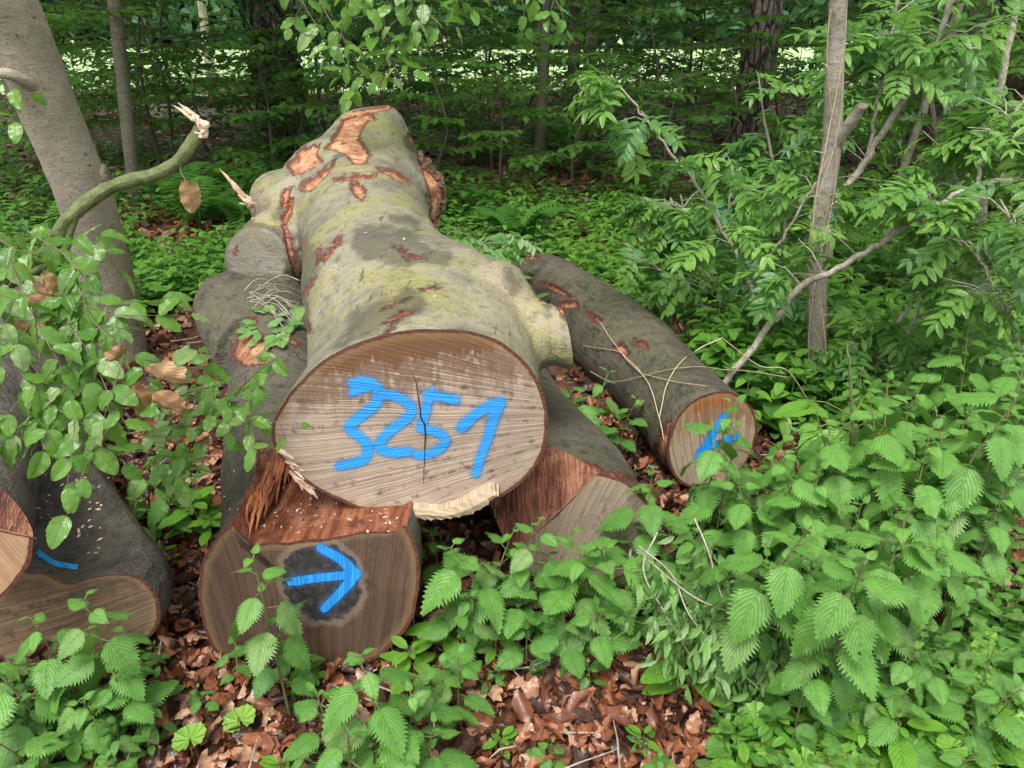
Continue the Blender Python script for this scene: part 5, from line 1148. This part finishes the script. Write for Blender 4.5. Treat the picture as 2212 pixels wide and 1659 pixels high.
for s in range(4):
    pts = []; ph = rng.random()*6
    for k in range(26):
        t = k/25; y = 20+t*830 if s < 3 else 340+t*420; Yc = 3.12; xc = np.interp(y, [0, 160, 330, 520, 870], [1811, 1803, 1795, 1768, 1765]); a = ph+t*(7+s)
        pts.append(W(xc+19*math.sin(a)*1.0, y, Yc-.045-.01*math.cos(a*1.3)*1)-cb)
    A.add(tube(spline(pts, 3), .0013+.001*rng.random(), 4, .2), I4)
for k in range(16):
    y = 60+rng.random()*780; xc = np.interp(y, [0, 160, 330, 520, 870], [1811, 1803, 1795, 1768, 1765]); s = rng.choice([-1, 1]); A.add(tube(spline([W(xc, y, 3.07)-cb, W(xc+s*14, y-10, 3.05)-cb, W(xc+s*(24+14*rng.random()), y-16+rng.normal(0, 8), 3.06)-cb], 3), .0014, 4), I4)
A.obj('vine', M['vine'], ct)
add_crown(ct, Vector(W(1830, -400, 3.1))+Vector((.5, 2.6, 2.4)), 1, .42)
def shrub(name, label, limbs, seed, n=60, ls=.2, lt=PN, mat='rowan', tw='twig', group='rowan shrubs at the right', cat='shrub', tips=.25):
    r_ = np.random.default_rng(seed); root = thing(name, W(*limbs[0][0][0]), label, cat, group); off = np.array(root.location); Tw = Acc(); A = Acc(); allp = []
    for pts, r0, r1 in limbs:
        P = spline([W(*p) for p in pts], 7); P[1:-1] += r_.normal(0, .004, P[1:-1].shape); Tw.add(tube(P-off, taper(len(P), r0, r1), 8, .06), I4); allp.append(P)
    tot = sum(len(p) for p in allp)
    for k in range(n):
        P = allp[r_.integers(0, len(allp))]; i = int((tips+(1-tips)*r_.random())*(len(P)-1)); p = P[i]
        a = r_.random()*6.28; d = np.array([math.cos(a), math.sin(a)*.8-.15, .1+.5*r_.random()]); tl = .08+.22*r_.random(); e = p+d*tl
        Tw.add(tube([p-off, (p+e)/2-off+np.array([0, 0, .02]), e-off], [.003, .0022, .0014], 4), I4)
        for q in range(r_.integers(2, 5)):
            a2 = a+r_.normal(0, .9); dd = np.array([math.cos(a2), math.sin(a2), -.25+r_.normal(0, .4)]); pp = p+(e-p)*(.4+.6*r_.random())
            A.add(lt[r_.integers(0, len(lt))], frames(pp-off, dd, np.array([r_.normal(0, .2), r_.normal(0, .2)-.15, 1]), ls*(.6+.6*r_.random())), np.clip(r_.normal(.5, .3), 0, 1))
    Tw.obj('branches', M[tw], root); A.obj('leaves', M[mat], root); return root
shrub('rowan', 'rowan with a thick stem leaning right from the marked log to the right edge', [([(1560,835,2.95),(1640,735,2.95),(1720,625,2.95),(1800,585,2.9),(1900,525,2.85),(2020,445,2.8),(2110,400,2.75),(2240,380,2.7)], .015, .009), ([(2110,400,2.75),(2130,340,2.8),(2230,280,2.8)], .008, .005), ([(1900,525,2.85),(1960,460,2.9),(2100,330,3.),(2230,200,3.)], .008, .004)], 1, 30, .17)
shrub('rowan', 'rowan with a grey stem rising steeply right behind the vined trunk', [([(1790,560,3.5),(1801,447,3.5),(1868,353,3.5),(1908,283,3.5),(1975,187,3.5),(2008,130,3.5),(2041,43,3.5),(2080,-80,3.5)], .017, .011), ([(1800,205,3.6),(1870,150,3.6),(1940,122,3.6),(2010,112,3.6),(2110,105,3.6)], .011, .006), ([(1868,353,3.5),(1900,200,3.5),(1925,100,3.6),(1935,-20,3.6)], .008, .004)], 2, 34, .18)
shrub('rowan', 'thin pale forked rowan stem left of the vined trunk', [([(1640,800,3.4),(1635,720,3.4),(1628,660,3.4),(1618,600,3.4),(1580,530,3.4),(1505,400,3.4),(1440,320,3.4),(1385,240,3.4)], .011, .005), ([(1620,610,3.4),(1680,530,3.35),(1740,430,3.3),(1775,385,3.3)], .009, .005), ([(1390,250,3.4),(1340,190,3.4),(1290,180,3.4)], .005, .003)], 3, 20, .18, tips=.45)
shrub('rowan', 'rowan with slender shoots among the dark leaves, right of the vined trunk', [([(1850,860,3.1),(1900,760,3.1),(1970,650,3.1),(2060,520,3.1),(2200,330,3.1)], .011, .005), ([(1890,800,3.),(1960,720,3.),(2010,580,3.),(2020,420,3.)], .009, .004)], 4, 34, .17)
shrub('rowan', 'rowan saplings filling the upper right corner', [([(2150,700,4.2),(2120,500,4.2),(2150,250,4.2),(2200,0,4.2)], .03, .015), ([(2120,500,4.2),(2040,330,4.2),(1990,100,4.2),(1960,-60,4.2)], .014, .007), ([(2150,300,4.2),(2220,200,4.2)], .012, .006)], 5, 46, .20)
shrub('rowan', 'small rowan left of the thin forked stem', [([(1500,640,4.4),(1490,520,4.4),(1470,420,4.4)], .010, .004), ([(1500,600,4.4),(1560,480,4.4),(1600,360,4.4)], .009, .004)], 6, 26, .2, tips=.3)
shrub('rowan', 'dark rowan thicket between the vined trunk and the rough trunk', [([(1700,620,5.),(1690,450,5.),(1660,300,5.),(1640,180,5.)], .014, .006), ([(1700,600,5.),(1780,420,5.),(1820,250,5.),(1830,100,5.)], .012, .006)], 7, 34, .22)
shrub('rowan', 'low rowan leaning over the nettles by the right edge', [([(2230,900,2.6),(2190,720,2.6),(2140,600,2.6),(2090,520,2.6)], .009, .004), ([(2250,700,2.5),(2200,520,2.5),(2160,430,2.5)], .008, .003)], 8, 26, .16)
shrub('rowan', 'low rowan regrowth behind the marked log', [([(1430,720,3.9),(1450,640,3.9),(1480,560,3.9)], .008, .003), ([(1560,760,3.7),(1570,680,3.7),(1540,600,3.7)], .008, .003), ([(1700,760,3.6),(1690,680,3.6),(1720,600,3.6)], .008, .003)], 9, 34, .17, tips=.1)
shrub('bramble', 'tall green stem with broad three part leaves in the nettle bed', [([(1845,1080,2.3),(1842,960,2.3),(1838,850,2.3),(1830,740,2.3)], .007, .004)], 10, 6, .13, lt=[leaf(.62, .5, .8, 16, 3, 1, .05, .2, .2, .01, .1, .1, 1)], mat='balsam', tw='stemg', cat='bramble', group=None, tips=.3)
# pale grey-green silvery rowan sprig near the big log
shrub('rowan', 'silvery green sprig beside the big log, right side', [([(1010,560,4.),(1030,530,4.),(1050,505,4.)], .005, .003)], 11, 5, .2, mat='wilt')
WLF = [leaf(.24, .5, .8, 8, 1, 1, .1, .8, .4, 0, 0, 1.2), leaf(.32, .5, .8, 8, 1, 1, .1, .3, -.3, 0, 0, -1.5)]
# wilted cut branch on the floor
r_ = np.random.default_rng(9); wl = thing('wilted_branch', G(1420, 1260, .2), 'cut twigs with wilted hanging leaves lying below the marked log', 'branch'); off = np.array(wl.location); Tw = Acc(); A = Acc()
for pts in ([(1380,1180,.35),(1450,1240,.3),(1490,1330,.25),(1560,1410,.15),(1640,1490,.06)], [(1500,1120,.35),(1530,1190,.3),(1560,1290,.25),(1610,1370,.18),(1680,1440,.1)], [(1400,1210,.3),(1500,1290,.28),(1600,1330,.22),(1700,1370,.16),(1850,1440,.1)], [(1420,1150,.3),(1390,1230,.25),(1440,1330,.2),(1500,1430,.1)]):
    P = spline([G(x, y, z+.07) for x, y, z in pts], 8); Tw.add(tube(P-off, taper(len(P), .0028, .0012), 5), I4)
    for p in P[3:]:
        if r_.random() < .88:
            for q in range(6):
                e = p+r_.normal(0, .025, 3)*np.array([1, 1, .2]); l_ = .02+.13*r_.random(); d = np.array([r_.normal(0, .25), r_.normal(0, .25), -1]); A.add(WLF[q % 2], frames(e-off+d*l_*.7, d+r_.normal(0, .3, 3), r_.normal(0, 1, 3)+np.array([0, -1, 0]), .05*(.6+.7*r_.random())), r_.random())
Tw.obj('twigs', M['twig'], wl); A.obj('leaves', M['wilt'], wl)
A = Acc()
for ob, x0, x1, y0, y1, n in ((al[3], 560, 860, 990, 1150, 90), (dl[1], 60, 270, 1020, 1200, 60), (ml[1], 680, 1100, 430, 700, 26), (al[1], 470, 560, 950, 1180, 30)):
    for k in range(n):
        q, nn2 = on_surface(ob, x0+(x1-x0)*rng.random(), y0+(y1-y0)*rng.random(), .002)
        if q is None: continue
        A.add(leaf(.5, .3, .4, 2, 1, 0, 0, .1, .1), frames(np.array(q), rng.normal(0, 1, 3)*np.array([1, 1, .3]), np.array(nn2), .006+.010*rng.random()**2), rng.random())
tag(A.obj('wood_chips', M['splint'], None, False), 'tiny pale wood chips sprinkled over the logs and the torn notch', 'wood chips', kind='stuff')
# dry tendrils on the right log and grassy stalks on the arrow log
A = Acc(); dt = thing('dry_tendrils', W(1395, 815, 2.75), 'tangle of dry yellow tendrils spread over the bark of the marked log', 'tendrils'); off = np.array(dt.location)
for pts in ([(1265,748),(1340,765),(1395,815),(1420,870),(1440,950)], [(1395,815),(1480,800),(1600,800),(1700,815)], [(1395,815),(1330,825),(1280,800)], [(1395,815),(1340,760),(1300,700)], [(1430,905),(1450,820),(1500,760),(1560,730)], [(1395,812),(1460,830),(1560,850),(1640,900)], [(1560,730),(1640,790),(1700,800),(1755,880)]):
    P = []
    for x, y in spline([(x, y, 0) for x, y in pts], 6)[:, :2]:
        q, n = on_surface(cl[1], x, y, .012); P.append(q if q is not None else W(x, y, 2.75))
    A.add(tube(spline(np.array([tuple(p) for p in P])[::2], 3)-off, .0022, 4, .2), I4)
A.obj('stalks', M['vine'], dt)
A = Acc(); A2 = Acc(); gd = thing('torn_stalks', W(560, 665, 3.1), 'bundle of dry stalks and wilted leaves lying on the fork of the arrow log', 'stalks'); off = np.array(gd.location)
def onlog(ob, x, y, lift, dflt):
    q, n = on_surface(ob, x, y, lift); return np.array(q) if q is not None else np.array(W(x, y, dflt))
for k in range(20):
    x0, y0 = 520+rng.random()*60, 650+rng.normal(0, 14); L = 40+rng.random()*70; a = .15+rng.normal(0, .3); x1, y1 = min(648, x0+L*math.cos(a)), y0+L*math.sin(a)
    pp = [onlog(al[1], x0, y0, .015+.03*rng.random(), 3.), onlog(al[1], (x0+x1)/2, (y0+y1)/2-6, .03+.02*rng.random(), 3.), onlog(al[1], x1, y1, .015, 3.)]
    if max(abs(p[1]-pp[0][1]) for p in pp) < .5: A.add(tube(spline(pp, 3)-off, .0022, 4), I4)
A.obj('stalks', M['twig'], gd)
for k in range(26):
    x, y = 520+rng.random()*125, 655+rng.random()*100; p = onlog(al[1], x, y, .02, 3.); A2.add(NL[0], frames(p-off, rng.normal(0, 1, 3)*np.array([1, 1, .2]), (0, -.2, 1), .03+.05*rng.random()), rng.random())
A2.obj('leaves', M['wilt'], gd)
print('objects', len(bpy.data.objects), 'tris', sum(len(o.data.polygons) for o in bpy.data.objects if o.type == 'MESH'))
